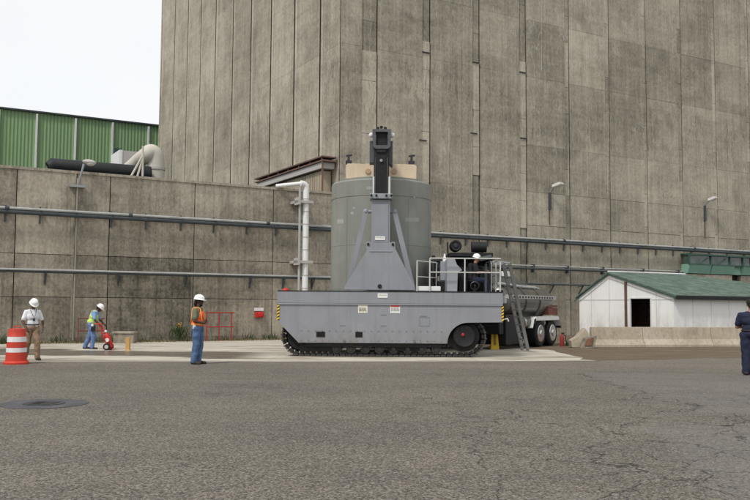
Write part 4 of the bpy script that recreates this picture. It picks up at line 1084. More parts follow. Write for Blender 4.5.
# ================================================================== ladder
a, b = T(507.5, 262, 27.3), ground(527.5, 347.5); b = atY(527.5, 356.0, 27.4); b = T(527.3, 347.8, 30.4); b.z = 0.0
ld = root('ladder', Vector((b.x, b.y, 0)), 'grey metal ladder leaning on the right end of the crawler deck', 'ladder')
a = T(506.5, 262.5, 28.6); b = T(526, 348.5, 32.2); b.z = 0
side = Vector((.25, .0, .0)); sdv = Vector((.14, -.34, .0)).normalized() * .40
for k in (-.5, .5):
    m = MB(); A, B = a + sdv * k, b + sdv * k; d = (A - B).normalized(); w = d.cross(sdv).normalized() * .07; e = sdv.normalized() * .018
    m.hexa([B - w - e, B - w + e, B + w + e, B + w - e, A - w - e, A - w + e, A + w + e, A + w - e]); build(m, 'side_rail', 'galv', ld)
for i in range(11):
    c = b.lerp(a, (i + .6) / 11.3); m = MB(); m.tube([c - sdv * .5, c + sdv * .5], .022, 6); build(m, 'rung', 'galv', ld)
m = MB(); m.tube([a - sdv * .5, a + Vector((-.45, 0, .05)) - sdv * .5], .025, 6); m.tube([a + sdv * .5, a + Vector((-.45, 0, .05)) + sdv * .5], .025, 6); build(m, 'hook', 'galv', ld)

# ================================================================== yellow floor sign
p = ground(494.5, 349.5)
ws = root('caution_sign', p, 'yellow folding floor sign with black vertical writing by the crawler track', 'sign')
h = 22.5 / F * p.y
for sg in (-1, 1):
    m = MB(); w0, w1 = .16, .10
    m.hexa([p + Vector((-w0, sg * .16, 0)), p + Vector((w0, sg * .16, 0)), p + Vector((w0, sg * .16 + .02, 0)), p + Vector((-w0, sg * .16 + .02, 0)),
            p + Vector((-w1, sg * .02, h)), p + Vector((w1, sg * .02, h)), p + Vector((w1, sg * .02 + .02, h)), p + Vector((-w1, sg * .02 + .02, h))]); pn = build(m, 'panel', 'yellow_paint', ws, .006)
    if sg < 0:
        m = MB(); rr = random.Random(2)
        for k in range(6):
            z = h * (.2 + .1 * k); y = -.16 + .14 * z / h - .006
            for zz, ww in ((0, .05), (.03, .03), (.055, .05)):
                m.box(p.x - ww, p.x + ww, p.y + y - .004, p.y + y + .004, z + zz, z + zz + .014)
        build(m, 'lettering', 'ink', pn)

# ================================================================== tank truck
TD = Vector((math.sin(R(33)), math.cos(R(33)), 0)); TN = Vector((TD.y, -TD.x, 0)); UZ = Vector((0, 0, 1))
w0 = ground(541.0, 347.0); TO = w0 - TN * .28                                     # outer face of the nearer right wheel
tk = root('tank_truck', TO, 'grey vacuum tank truck with silver wheel rims and white fender behind the crawler', 'truck')
def tp_(s, n, z): return TO + TD * s + TN * n + UZ * z      # n=0 right wheels, negative = left side
WR = .56
for s in (0, 1.32):
    for n_ in ((0, -1.5)):
        c = tp_(s, n_, WR); m = MB(); ax = TN
        # wheel: dual tyre
        a_ = c + ax * .28; b_ = c - ax * .28
        m.tube([c + ax * .28, c + ax * .22, c - ax * .22, c - ax * .28], [WR * .88, WR, WR, WR * .88], 32); wo_ = build(m, 'wheel', 'rubber', tk)
        m = MB(); m.tube([c + ax * .282, c + ax * .30], [WR * .64, WR * .60], 28); m.tube([c + ax * .30, c + ax * .34], [.15, .11], 16)
        m.tube([c - ax * .27, c - ax * .285], [WR * .56, WR * .5], 24); build(m, 'rim', 'chrome', wo_)
# chassis
m = MB(); 
for n_ in (-.45, -1.1): m.fbox(TO, TD, TN, -2.9, 2.2, n_ - .06, n_ + .06, .8, 1.02)
for s in (-2.5, -1.2, .6, 2): m.fbox(TO, TD, TN, s - .05, s + .05, -1.04, -.51, .83, 1.0)
m.fbox(TO, TD, TN, -2.8, -1.2, -.4, .1, .45, 1.0)
build(m, 'chassis', 'black_steel', tk)
# tank body: vessel, tapering at rear bottom
TZ = 1.87
m = MB(); prof = [(-3.15, .15), (-3.1, .8), (-2.95, 1.0), (1.2, 1.0), (1.9, .93), (2.15, .6), (2.25, .1)]
b0 = len(m.v); n = 32
for s, k in prof:
    for q in range(n):
        t = 2 * math.pi * q / n; m.v.append(tp_(s, -.8 + .95 * k * math.cos(t), TZ + .72 * k * math.sin(t) + (.0)))
for i in range(len(prof) - 1):
    for q in range(n):
        w = (q + 1) % n; m.face([b0 + i * n + q, b0 + i * n + w, b0 + (i + 1) * n + w, b0 + (i + 1) * n + q], True)
m.face([b0 + q for q in range(n)]); m.face([b0 + (len(prof) - 1) * n + q for q in range(n)])
tnk = build(m, 'tank', 'tank_grey', tk)
m = MB()
for s in (-2.6, -1.2, .3):
    b0 = len(m.v); pts_ = [tp_(s, -.8 + .97 * math.cos(2 * math.pi * q / 32), TZ + .75 * math.sin(2 * math.pi * q / 32)) for q in range(33)]
    m.tube(pts_, .018, 6, False)
loose(m, 'tank_hoop', 'tank_grey', tnk)
# catwalk ledge with pale perforated edge
m = MB(); m.fbox(TO, TD, TN, -3.0, 2.0, -.1, .2, TZ + .1, TZ + .26); cw = build(m, 'side_walkway', 'duct_grey', tk)
m = MB()
for i in range(16): m.fbox(TO, TD, TN, -2.9 + i * .29, -2.77 + i * .29, .2, .212, TZ + .14, TZ + .21)
build(m, 'walkway_slots', 'black_steel', cw)
# top gantry / boom
m = MB(); m.prism([tp_(-3.1, -.5, TZ + .6), tp_(.9, -.5, TZ + .66), tp_(.1, -.5, TZ + .82), tp_(-2.2, -.5, TZ + 1.2), tp_(-3.1, -.5, TZ + 1.2)], tuple(-TN * .5)); build(m, 'top_boom', 'tank_grey', tk, .02)
m = MB(); m.fbox(TO, TD, TN, -2.2, -1.4, -.9, -.3, TZ + 1.0, TZ + 1.2); build(m, 'white_hatch', 'white_paint', tk, .02)
# hose along the top
m = MB(); m.tube([tp_(-3, -.25, TZ + .7), tp_(-1.2, -.2, TZ + .62), tp_(.6, -.2, TZ + .6), tp_(1.9, -.4, TZ + .5)], .06, 8); build(m, 'hose', 'pipe_pale', tk)
# under-slung silver cylinder
m = MB(); c = TZ - .85; m.tube([tp_(-1.65, -.05, c), tp_(-1.6, -.05, c), tp_(-.3, -.05, c + .0), tp_(.6, -.05, c + .04)], [.1, .26, .26, .24], 22); cy = build(m, 'side_cylinder', 'tank_grey', tk)
m = MB(); 
for s in (-1.45, -.05, .55): m.tube([tp_(s, -.05, c), tp_(s + .12, -.05, c)], .275, 22)
loose(m, 'cylinder_band', 'chrome', cy)
# fender
m = MB()
pts_ = [(-.95, .8), (-.8, 1.14), (-.55, 1.22), (1.85, 1.22), (2.1, 1.1), (2.2, .85)]
for (s0, z0), (s1, z1) in zip(pts_[:-1], pts_[1:]):
    m.hexa([tp_(s0, .32, z0), tp_(s1, .32, z1), tp_(s1, -.4, z1), tp_(s0, -.4, z0), tp_(s0, .32, z0 + .035), tp_(s1, .32, z1 + .035), tp_(s1, -.4, z1 + .035), tp_(s0, -.4, z0 + .035)])
m.fbox(TO, TD, TN, -.6, 1.9, .31, .34, 1.1, 1.25); build(m, 'fender', 'white_paint', tk)
m = MB(); m.fbox(TO, TD, TN, 1.2, 2.3, -.3, .15, 1.32, 1.62); m.tube([tp_(1.2, .1, 1.66), tp_(2.3, .1, 1.7)], .05, 8); build(m, 'red_toolbox', 'dull_red_paint', tk, .02)
m = MB(); m.fbox(TO, TD, TN, 2.2, 2.3, -1.5, .3, .75, 1.0); build(m, 'rear_bumper', 'black_steel', tk)
m = MB(); 
for n_ in (-.1, .12): m.cyl(tp_(2.2, n_, .9), tp_(2.32, n_, .9), .07, .07, 12)
loose(m, 'tail_light', 'red_paint', tk)
m = MB(); m.fbox(TO, TD, TN, -3.6, -3.2, -1.6, .05, .6, 2.3); build(m, 'front_bulkhead', 'black_steel', tk, .03)
m = MB(); m.fbox(TO, TD, TN, -3.15, -1.7, -1.5, .12, .18, 1.35); build(m, 'pump_gear', 'black_steel', tk, .03)
# extinguisher
p = ground(562, 346.5)
ex = root('fire_extinguisher', p, 'small red extinguisher on the dirt right of the truck wheels', 'extinguisher')
m = MB(); m.lathe(p, [(.085, 0), (.09, .02), (.09, .38), (.06, .46), (.035, .5), (.03, .54)], 16); build(m, 'cylinder', 'dull_red_bright', ex)
m = MB(); m.box(p.x - .03, p.x + .1, p.y - .02, p.y + .02, .54, .58); m.tube([p + Vector((.03, 0, .54)), p + Vector((.15, 0, .45)), p + Vector((.17, 0, .2))], .018, 6); build(m, 'valve', 'black_steel', ex)

# ================================================================== shed
C = Vector((onplane(674, 320, Vector((0, 37, 0)), Vector((1, 0, 0)), Vector((0, -1, 0)))[0], 37, 0))
sQd = QD; 
def sS(px, py=310): return onplane(px, py, C, QD, QN)[0]
def zS(px, py): return onplane(px, py, C, QD, QN)[1]
WS = sS(579.4, 300); tp0 = sS(609.5, 273); zr_ = zS(609.5, 273.3); ze = zS(673.5, 295.3); zel = zS(580, 296.5)
sh = root('white_shed', C, 'low white sheet metal shed with green roof behind the concrete barriers', 'shed')
SLn = 16.0
dA, dB = sS(651, 310), sS(630.5, 310); zdo = zS(640, 298.6)
def roofz(t): return ze + (zr_ - ze) * t / tp0 if t <= tp0 else zr_ + (zel - zr_) * (t - tp0) / (WS - tp0)
def G(t, z, n=0): return C + QD * t + QN * n + Vector((0, 0, z))
m = MB(); th = tuple(-QN * .06)
m.prism([G(.0, 0), G(dA, 0), G(dA, roofz(dA) - .03), G(0, ze - .03)], th)
m.prism([G(dA + .003, zdo), G(dB - .003, zdo), G(dB - .003, roofz(dB) - .03), G(dA + .003, roofz(dA) - .03)], th)
m.prism([G(dB, 0), G(WS, 0), G(WS, zel - .03), G(tp0, zr_ - .03), G(dB, roofz(dB) - .03)], th); build(m, 'gable_wall', 'shed_sheet', sh)
m = MB(); m.fbox(C, PD, PN, .064, SLn, -.06, 0, 0, ze - .04); build(m, 'side_wall', 'shed_sheet', sh)
m = MB(); m.fbox(C, PD, PN, .064, SLn, -WS, -WS + .06, 0, zel - .04); m.fbox(C, PD, PN, SLn, SLn + .06, -WS, 0, 0, ze - .1); loose(m, 'back_wall', 'shed_sheet', sh)
def rslab(t0, z0, t1, z1, n0, n1, th=.06):
    a = [C + QD * t0 + PD * n0 + UZ * z0, C + QD * t0 + PD * n1 + UZ * z0, C + QD * t1 + PD * n1 + UZ * z1, C + QD * t1 + PD * n0 + UZ * z1]
    m = MB(); m.hexa(a + [p + UZ * th for p in a]); return m
sl = (zr_ - ze) / tp0
def proj(p):
    v = CM.transposed() @ (Vector(p) - Vector((0, 0, CAM_H))); return 375 - F * v.x / v.z, 250 + F * v.y / v.z
SR1 = 1.
while proj(C + QD * tp0 + PD * SR1 + UZ * zr_)[0] < 685: SR1 += .1
def slab4(a, th=.06):
    m = MB(); m.hexa([Vector(p) for p in a] + [Vector(p) + UZ * th for p in a]); return m
PR = lambda t, n, z: C + QD * t + PD * n + UZ * z
r1 = build(slab4([PR(-.25, -.12, ze - .25 * sl), PR(-.25, SLn + .2, ze - .25 * sl), PR(tp0, SR1, zr_), PR(tp0, -.12, zr_)]), 'roof', 'green_shed_roof', sh)
build(slab4([PR(tp0 + .003, SR1, zr_), PR(-.25, SLn + .2, ze - .25 * sl - .003), PR(WS, SLn + .2, zel - .1), PR(WS, SLn + .1, zel - .1)]), 'hip_roof', 'green_shed_roof', sh)
print('hip check', proj(PR(tp0, SR1, zr_)), proj(PR(-.25, SLn + .2, ze)))
build(slab4([PR(tp0 + .003, -.12, zr_), PR(tp0 + .003, SR1, zr_), PR(WS + .2, SLn, zel - .1), PR(WS + .2, -.12, zel - .1)]), 'rear_roof', 'green_shed_roof', sh)
# crumpled sheeting: fine standing seams
m = rslab(-.3, ze - .3 * sl - .10, -.255, ze - .255 * sl - .10, -.14, SLn + .2, .17); build(m, 'gutter', 'black_steel', sh)
m = rslab(-.25, ze - .25 * sl - .07, tp0, zr_ - .07, -.15, -.123, .045); 
build(m, 'verge_trim', 'teal_frame', sh)
m = rslab(tp0 + .003, zr_ - .07, WS + .2, zel - .25, -.15, -.123, .045); build(m, 'verge_trim', 'teal_frame', sh)
m = MB(); m.tube([C + QD * tp0 + PD * -.1 + UZ * (zr_ + .09), C + QD * tp0 + PD * SR1 + UZ * (zr_ + .09)], .04, 6); build(m, 'ridge_flashing', 'white_paint', sh)
ps_, pe_ = sS(628, 300), sS(625.2, 300)
m = MB(); m.fbox(C, QD, QN, ps_ + .04, pe_ - .06, .02, .12, .6, roofz(ps_) - .1); build(m, 'corner_post', 'rusty_post', sh)
m = MB()
for t0 in (dA - .04, dB - .02): m.fbox(C, QD, QN, t0, t0 + .06, .003, .03, 0, zdo + .05)
m.fbox(C, QD, QN, dA + .022, dB - .022, .003, .03, zdo - .002, zdo + .05); build(m, 'door_frame', 'white_paint', sh)
m = MB(); zj = zS(660, 299.9)
m.fbox(C, QD, QN, 0.02, dA - .06, .002, .014, zj, zj + .03); m.fbox(C, QD, QN, dB + .06, WS, .002, .014, zj, zj + .03)
for t_ in (.95, 2.0, dB + 1.3, dB + 2.5):
    if t_ < dA - .1 or t_ > dB + .1: m.fbox(C, QD, QN, t_, t_ + .015, .015, .022, 0, roofz(t_) - .15)
for k in range(1, 13): m.fbox(C, PD, PN, k * 1.22, k * 1.22 + .015, .002, .012, 0, ze - .12)
build(m, 'cladding_joints', 'joint_grey', sh)
m = MB(); m.fbox(C, QD, QN, 0.02, WS, .002, .016, zS(660, 300.3), zS(660, 299.6))
m.fbox(C, QD, QN, sS(662, 300), sS(661.4, 300), .017, .022, 0, roofz(.7) - .1); build(m, 'sheet_seams', 'duct_grey', sh) if False else None
m = MB(); m.fbox(C, QD, QN, dA + .9 * (dB - dA) * .5, dA + .9 * (dB - dA) * .5 + .08, -1.2, -1.1, 0, zdo + .4); m.tube([C + QD * (dA - .3) - QN * 1.5 + UZ * 1.1, C + QD * (dB + .2) - QN * 1.5 + UZ * .5], .05, 6); build(m, 'inner_frame', 'pipe_pale', sh)
m = MB(); m.fbox(C, QD, QN, .1, WS - .1, -2.6, -2.5, 0, zel - .15); build(m, 'inner_partition', 'rusty_post', sh)

# barriers
def barrier(a, b, label, seed, h=.84):
    a, b = Vector(a), Vector(b); d = (b - a).normalized(); n = Vector((d.y, -d.x, 0)); L = (b - a).length
    m = MB(); m.tone = .15 + random.Random(seed).uniform(-.06, .08)
    prof = [(-.30, 0), (-.30, .1), (-.14, .33), (-.085, h), (.085, h), (.14, .33), (.30, .1), (.30, 0)]
    m.prism([a + n * -q[0] + UZ * q[1] for q in prof], tuple(b - a)); o = build(m, 'concrete_barrier', 'barrier_concrete', bevel=.015)
    retop(o, a); return tag(o, label, 'barrier', 'concrete barriers in front of the shed')
b0_, b1_ = ground(592.5, 347.6), ground(741, 346.9)
v = (b1_ - b0_); q1 = b0_ + v * .62 
barrier(b0_ + Vector((0, .3, 0)), b0_ + v * .335 + Vector((0, .3, 0)), 'tan concrete barrier in front of the shed gable, left end of the row', 1)
barrier(b0_ + v * .338 + Vector((0, .3, 0)), b0_ + v * .80 + Vector((0, .3, 0)), 'tan rust-streaked concrete barrier below the shed doorway corner, middle of the row', 2)
barrier(b0_ + v * .803 + Vector((0, .3, 0)), b0_ + v * 1.35 + Vector((0, .3, 0)), 'tan concrete barrier beside the navy clad worker, right end of the row', 3)
# side barrier / broken chunk with rusty plate at the left end
c = ground(586, 348.5)
cb = root('broken_barrier', c, 'broken tipped concrete chunk with rusty plate at the left end of the barriers', 'rubble')
m = MB(); m.tone = .2; m.prism([c + Vector((-.45, .5, 0)), c + Vector((.35, .5, 0)), c + Vector((.3, .5, .5)), c + Vector((.1, .5, .82)), c + Vector((-.25, .5, .45)), c + Vector((-.5, .5, .3))], (0, .45, 0)); build(m, 'chunk', 'barrier_concrete', cb, .03)
m = MB(); m.tone = .0; M_ = [c + Vector(q) for q in ((-.25, 0, 0), (.35, 0, 0), (.3, .42, 0), (-.2, .42, 0), (-.02, .15, .42), (.5, .15, .52), (.46, .45, .5), (0, .45, .42))]; m.hexa(M_); build(m, 'rubble_block', 'wall_concrete', cb, .02)
m = MB(); M_ = [c + Vector(q) for q in ((-.06, -.005, .1), (.24, -.005, .12), (.24, .03, .12), (-.06, .03, .1), (.08, .09, .38), (.34, .09, .44), (.34, .12, .44), (.08, .12, .38))]; m.hexa(M_); build(m, 'rusty_plate', 'rust', cb)
rr = random.Random(12)
sp3 = [(ground(x, 346.2) + Vector((0, .0, 0)), n, .10, hh) for x, n, hh in ((576, 60, 1.3), (573, 60, 1.6), (705, 18, .5), (713, 40, .9), (720, 50, .9), (727, 40, .8), (733, 45, 1.1), (716, 30, .7), (737, 30, .9), (650, 12, .4), (681, 10, .4), (598, 14, .5), (568, 40, 1))]
weeds(sp3, 'barrier_weeds', 'leaf', 'green weeds growing at the foot of the concrete barriers', 5)
# ---- rust runs on barriers as in the photo
m = MB()

simple('rust_stain', (.33, .2, .1), .9, .3)

# ================================================================== glazed booth on the tower wall at the right
zb0, zb1, zb2, zb3 = zP(700, 276), zP(700, 266.5), zP(686, 274.5), 0
bo = root('glazed_booth', P0 + PD * sP(688, 270), 'green framed glazed gallery over concrete bays at the far right of the tower', 'booth')
BX = .75
def sB(px, py=265): O = P0 + PN * BX; return onplane(px, py, O, PD, PN)[0]
def zB(px, py): O = P0 + PN * BX; return onplane(px, py, O, PD, PN)[1]
s0, s1, s2, s3 = sB(690), sB(735), sB(744), sB(765) + 8
zs, zm, zt_ = zB(712, 273.8), zB(712, 264.8), zB(712, 256.2)
m = MB(); m.tone = .2; m.fbox(P0, PD, PN, s0, s1, .02, BX - .25, 0, zs - .05); m.tone = .12; m.fbox(P0, PD, PN, s2, s3, .02, BX - .25, 0, zs - .05); m.tone = .0; build(m, 'booth_base', 'wall_concrete', bo)
m = MB(); m.fbox(P0, PD, PN, s1 + .01, s2 - .01, .02, .2, 0, zs); build(m, 'dark_recess', 'dark_void', bo)
# sloping sill panels
for (a_, b_, nm) in ((s0, sB(712), 'sill_panel'), (sB(712) + .08, s1, 'sill_panel'), (s2, s3, 'sill_panel')):
    O = P0; m = MB(); p = lambda s, n, z: O + PD * s + PN * n + UZ * z
    m.hexa([p(a_, BX - .2, zs), p(b_, BX - .2, zs), p(b_, .05, zs), p(a_, .05, zs), p(a_, BX, zm), p(b_, BX, zm), p(b_, .05, zm), p(a_, .05, zm)]); build(m, 'sill_panel', 'teal_paint', bo)
m = MB(); m.fbox(P0, PD, PN, s1 + .005, s2 - .005, .21, .5, zs, zm); build(m, 'link_panel', 'teal_paint', bo)
m = MB(); m.fbox(P0, PD, PN, s0 + .02, s3, .1, BX - .1, zm + .005, zt_); build(m, 'glazing', 'booth_glass', bo)
m = MB()
for x in (690, 712, 731, 744, 752): s_ = sB(x); m.fbox(P0, PD, PN, s_ - .05, s_ + .05, BX - .12, BX - .02, zm + .003, zt_ + .02)
m.fbox(P0, PD, PN, s0 - .05, s3, .03, BX + .03, zt_ + .022, zt_ + .12); m.fbox(P0, PD, PN, s0 - .05, s3, BX - .06, BX + .02, zm - .03, zm + .04); build(m, 'mullions', 'teal_frame', bo)
for k, (x0, y0, x1, y1) in enumerate(((700, 265, 709, 258), (718, 265, 727, 259))):
    m = MB(); m.tube([P0 + PD * sB(x0) + PN * (BX - .08) + UZ * zm, P0 + PD * sB(x1) + PN * (BX - .08) + UZ * zB(x1, y1)], .03, 6); build(m, 'brace', 'teal_frame', bo)

# ================================================================== traffic barrel
bp_ = ground(16, 364)
def BS(m):
    for q in m.v: q.x = bp_.x + (q.x - bp_.x) * .84; q.y = bp_.y + (q.y - bp_.y) * .84; q.z *= .97
bl = root('traffic_barrel', bp_, 'orange and white striped traffic barrel beside the worker in white', 'barrel')
k = .99 / 1.0
m = MB(); m.lathe(bp_, [(.40, 0), (.405, .05), (.36, .09)], 32); BS(m); build(m, 'rubber_base', 'barrel_orange', bl)
segs = [(.09, .17, .325, .32, 'barrel_orange', 'barrel_band'), (.17, .32, .322, .318, 'barrel_orange', 'barrel_band')]
m = MB(); m.lathe(bp_, [(.33, .09), (.325, .30), (.31, .305), (.305, .47), (.31, .475), (.302, .60), (.29, .605), (.285, .78), (.28, .785), (.27, .93), (.255, .99), (.1, 1.0)], 36); BS(m); build(m, 'barrel_body', 'barrel_orange', bl)
for z0, z1, r0, r1 in ((.33, .46, .316, .312), (.62, .77, .298, .29)):
    m = MB(); m.lathe(bp_, [(r0 - .01, z0), (r0, z0 + .005), (r1, z1 - .005), (r1 - .01, z1)], 36, cap=False); BS(m); build(m, 'white_band', 'white_paint', bl)
m = MB(); m.tube([bp_ + Vector((-.1, 0, .99)), bp_ + Vector((-.1, 0, 1.06)), bp_ + Vector((.1, 0, 1.06)), bp_ + Vector((.1, 0, .99))], .02, 6); BS(m); build(m, 'handle', 'barrel_orange', bl)

# ================================================================== people
def remesh(mb, vox, smooth=6, amp=0., seed=0, freq=14):
    me = mb.mesh('tmp', 'ink'); o = bpy.data.objects.new('tmp', me); COL.objects.link(o)
    r = o.modifiers.new('r', 'REMESH'); r.mode = 'VOXEL'; r.voxel_size = vox; r.use_smooth_shade = True
    s = o.modifiers.new('s', 'SMOOTH'); s.iterations = smooth; s.factor = .5
    dg = bpy.context.evaluated_depsgraph_get(); dg.update()
    nm = bpy.data.meshes.new_from_object(o.evaluated_get(dg)); bpy.data.objects.remove(o); bpy.data.meshes.remove(me)
    if amp:
        nm.calc_loop_triangles() if False else None
        ns = [v.normal.copy() for v in nm.vertices]
        for v, n_ in zip(nm.vertices, ns):
            p = v.co; f = noise.noise(Vector((p.x * freq + seed, p.y * freq, p.z * freq * .8))) ; v.co = p + n_ * amp * (.4 + .6 * f)
    nm.polygons.foreach_set('use_smooth', [True] * len(nm.polygons))
    nm.materials.clear(); return nm
def cap(m, a, b, ra, rb): 
    a, b = Vector(a), Vector(b); m.ball(a, ra, 12, 8); m.ball(b, rb, 12, 8); m.tube([a, b], [ra, rb], 12)
class Person:
    """local frame: x = the way the figure faces, y = its left, z up"""
    def __init__(s, loc, yaw, label, J, skin, shirt, pants, bootm='boot', scale=1., headdir=None, sleeves='short', hat='helmet', hatmat='helmet_white', vest=None, tape=None, group=None, longhair=False, beard=False, shades=False, girth=1.):
        s.J = {k: Vector(v) for k, v in J.items()}; J = s.J
        s.root = root('person', Vector(loc), label, 'person'); s.M = Matrix.Translation((0, 0, 0)) @ Matrix.Rotation(yaw, 4, 'Z') @ Matrix.Diagonal((scale * girth, scale * girth, scale, 1))
        hip = (J['hipL'] + J['hipR']) / 2; ch = J['chest']; nk = J['neck']; hd = J['head']
        fwd = Vector(headdir or (1, 0, 0)).normalized(); HR = fwd.to_track_quat('X', 'Z').to_matrix()
        lat = (J['shL'] - J['shR']).normalized()
        def h(p): return hd + HR @ Vector(p)
        m = MB()
        TR = Matrix((lat.cross(Vector((0, 0, 1))).normalized() * 1, lat, Vector((0, 0, 1)))).transposed()
        m.ball(hip + Vector((0, 0, .02)), (.115, .165, .13), 16, 10, TR); m.ball(hip.lerp(ch, .45), (.10, .14, .16), 16, 10, TR)
        m.ball(ch, (.115, .165, .16), 16, 10, TR); m.ball(ch.lerp((J['shL'] + J['shR']) / 2, .75), (.09, .17, .09), 16, 10, TR)
        [cap(m, nk - Vector((0, 0, .05)), J['sh' + q] + Vector((0, 0, .0)), .05, .05) for q in 'LR']; cap(m, (J['shL'] + J['shR']) / 2, nk, .065, .055); cap(m, nk, hd - HR @ Vector((.01, 0, .06)), .055, .055)
        m.ball(h((-.012, 0, .03)), (.098, .076, .10), 18, 12, HR); m.ball(h((.025, 0, -.05)), (.065, .052, .065), 14, 10, HR)
        m.ball(h((.055, 0, -.095)), (.026, .028, .022), 10, 8, HR); m.ball(h((.093, 0, -.022)), (.02, .013, .026), 10, 8, HR)
        m.ball(h((.078, 0, .018)), (.015, .05, .012), 10, 8, HR)
        for sg in (-1, 1): m.ball(h((-.005, sg * .077, -.012)), (.02, .012, .033), 10, 8, HR); m.ball(h((.05, sg * .035, -.045)), (.025, .02, .025), 8, 6, HR)
        m.ball(h((.082, 0, -.062)), (.012, .026, .006), 8, 6, HR); m.ball(h((.080, 0, -.075)), (.013, .022, .007), 8, 6, HR)
        for sd in 'LR':
            cap(m, J['sh' + sd], J['el' + sd], .052, .042); cap(m, J['el' + sd], J['wr' + sd], .04, .026)
            m.ball(J['el' + sd].lerp(J['wr' + sd], .25), .042, 12, 8)
            cap(m, J['hip' + sd], J['kn' + sd], .088, .056); cap(m, J['kn' + sd], J['an' + sd], .052, .036)
            m.ball(J['kn' + sd].lerp(J['an' + sd], .3), .056, 12, 8)
            s.foot(m, sd, .034); s.hand(m, sd)
        me = remesh(m, .0065, 3); s.add(me, 'body', skin)
        # shirt
        m = MB(); g = .016
        m.ball(hip + Vector((0, 0, .09)), (.115 + g, .155 + g, .10), 16, 10, TR); m.ball(hip.lerp(ch, .45), (.108 + g, .145 + g, .17), 16, 10, TR)
        m.ball(ch, (.12 + g, .17 + g, .165), 16, 10, TR); m.ball(ch.lerp((J['shL'] + J['shR']) / 2, .75), (.095 + g, .175 + g, .095), 16, 10, TR)
        for q in 'LR': cap(m, nk - Vector((0, 0, .055)), J['sh' + q], .062, .062)
        for sd in 'LR':
            if sleeves == 'short': e = J['sh' + sd].lerp(J['el' + sd], .72); cap(m, J['sh' + sd], e, .062, .062)
            else: cap(m, J['sh' + sd], J['el' + sd], .068, .056); cap(m, J['el' + sd], J['el' + sd].lerp(J['wr' + sd], .93), .055, .042)
        s.add(remesh(m, .011, 4, .02, 3, 12), 'shirt', shirt)
        if vest:
            m = MB(); g = .034
            m.ball(hip + Vector((0, 0, .13)), (.12 + g, .155 + g, .13), 16, 10, TR); m.ball(hip.lerp(ch, .45), (.11 + g, .145 + g, .18), 16, 10, TR)
            m.ball(ch, (.12 + g, .155 + g, .17), 16, 10, TR)
            for sg in (-1, 1): q = (J['shL'] + J['shR']) / 2 + lat * sg * .105; cap(m, q, q + (ch - q) * .4, .085, .1)
            vo = s.add(remesh(m, .011, 5, .010, 8), 'safety_vest', vest)
            m = MB()
            fr_ = lat.cross(Vector((0, 0, 1))).normalized(); 
            if fr_.dot(Vector((1, 0, 0))) < 0: fr_ = -fr_
            wz = hip.lerp(ch, .35)
            pts_ = [wz + fr_ * (.152 * math.cos(t)) + lat * (.188 * math.sin(t)) for t in [2 * math.pi * q / 28 for q in range(29)]]
            for dz in (-.012, .008): m.tube([p + Vector((0, 0, dz)) for p in pts_], .010, 6, False)
            for sg in (-1, 1):
                for f2 in (-1, 1):
                    q0 = (J['shL'] + J['shR']) / 2 + lat * sg * .11 + Vector((0, 0, .088)); q1 = ch + lat * sg * .11 + fr_ * f2 * .128; q2 = wz + lat * sg * .11 + fr_ * f2 * .135
                    for dl in (0,): m.tube([q0 + lat * dl, q0.lerp(q1, .3) + fr_ * f2 * .06 + Vector((0, 0, .04)) + lat * dl, q1 + lat * dl, q2 + lat * dl], .012, 6)
            s.add(s.raw(m), 'reflective_tape', tape or 'tape_silver', vo)
        # trousers
        m = MB(); m.ball(hip + Vector((0, 0, .03)), (.135, .172, .13), 16, 10, TR)
        for sd in 'LR':
            cap(m, J['hip' + sd], J['kn' + sd], .105, .078); e = J['an' + sd] + Vector((0, 0, -.01)); cap(m, J['kn' + sd], e, .076, .068)
        s.add(remesh(m, .011, 3, .028, 5, 11), 'trousers', pants)
        m = MB(); bt = hip + Vector((0, 0, .115))
        m.tube([bt + TR @ Vector((.138 * math.cos(t), .17 * math.sin(t), 0)) for t in [2 * math.pi * q / 24 for q in range(25)]], .018, 6, False); s.add(s.raw(m), 'belt', 'boot')
        for sd in 'LR':
            m = MB(); s.foot(m, sd, .046, True); s.add(remesh(m, .009, 4), 'boot', bootm)
        # eyes
        m = MB()
        for sg in (-1, 1): m.ball(h((.079, sg * .031, .0)), (.009, .012, .008), 8, 6, HR)
        if not shades: s.add(s.raw(m), 'eyes', 'paper')
        else:
            m = MB()
            for sg in (-1, 1): m.ball(h((.088, sg * .033, .0)), (.010, .030, .018), 10, 8, HR); m.tube([h((.085, sg * .06, .006)), h((0, sg * .082, .004))], .004, 5)
            s.add(s.raw(m), 'sunglasses', 'ink')
        m = MB(); m.ball(h((-.03, 0, .03)), (.098, .086, .098), 16, 10, HR)
        if longhair: m.ball(h((-.085, 0, -.07)), (.045, .07, .08), 12, 8, HR)
        m.ball(h((-.07, 0, -.03)), (.045, .072, .06), 12, 8, HR); s.add(remesh(m, .01, 3, .006), 'hair', 'hair_black')
        if beard:
            m = MB(); m.ball(h((.045, 0, -.09)), (.052, .055, .045), 14, 8, HR); s.add(remesh(m, .008, 2, .006), 'beard', 'hair_black')
        if hat == 'helmet':
            m = MB(); b0 = len(m.v)
            def lp(prof, sx, sy):
                b = len(m.v)
                for r_, z_ in prof:
                    for q in range(28):
                        t = 2 * math.pi * q / 28; fx = 1.0 + (.28 if (z_ < .012 and math.cos(t) > 0 and r_ > .9) else 0) * max(0, math.cos(t))
                        m.v.append(h((-.012 + r_ * sx * math.cos(t) * fx, r_ * sy * math.sin(t), .045 + z_)))
                for i in range(len(prof) - 1):
                    for q in range(28):
                        w = (q + 1) % 28; m.face([b + i * 28 + q, b + i * 28 + w, b + (i + 1) * 28 + w, b + (i + 1) * 28 + q], True)
            lp([(.97, .0), (1.15, -.004), (1.15, .006), (1.0, .012), (.99, .04), (.93, .075), (.78, .105), (.52, .125), (.2, .134), (.01, .135)], .135, .115)
            hm = s.add(s.raw(m), 'hard_hat', hatmat)
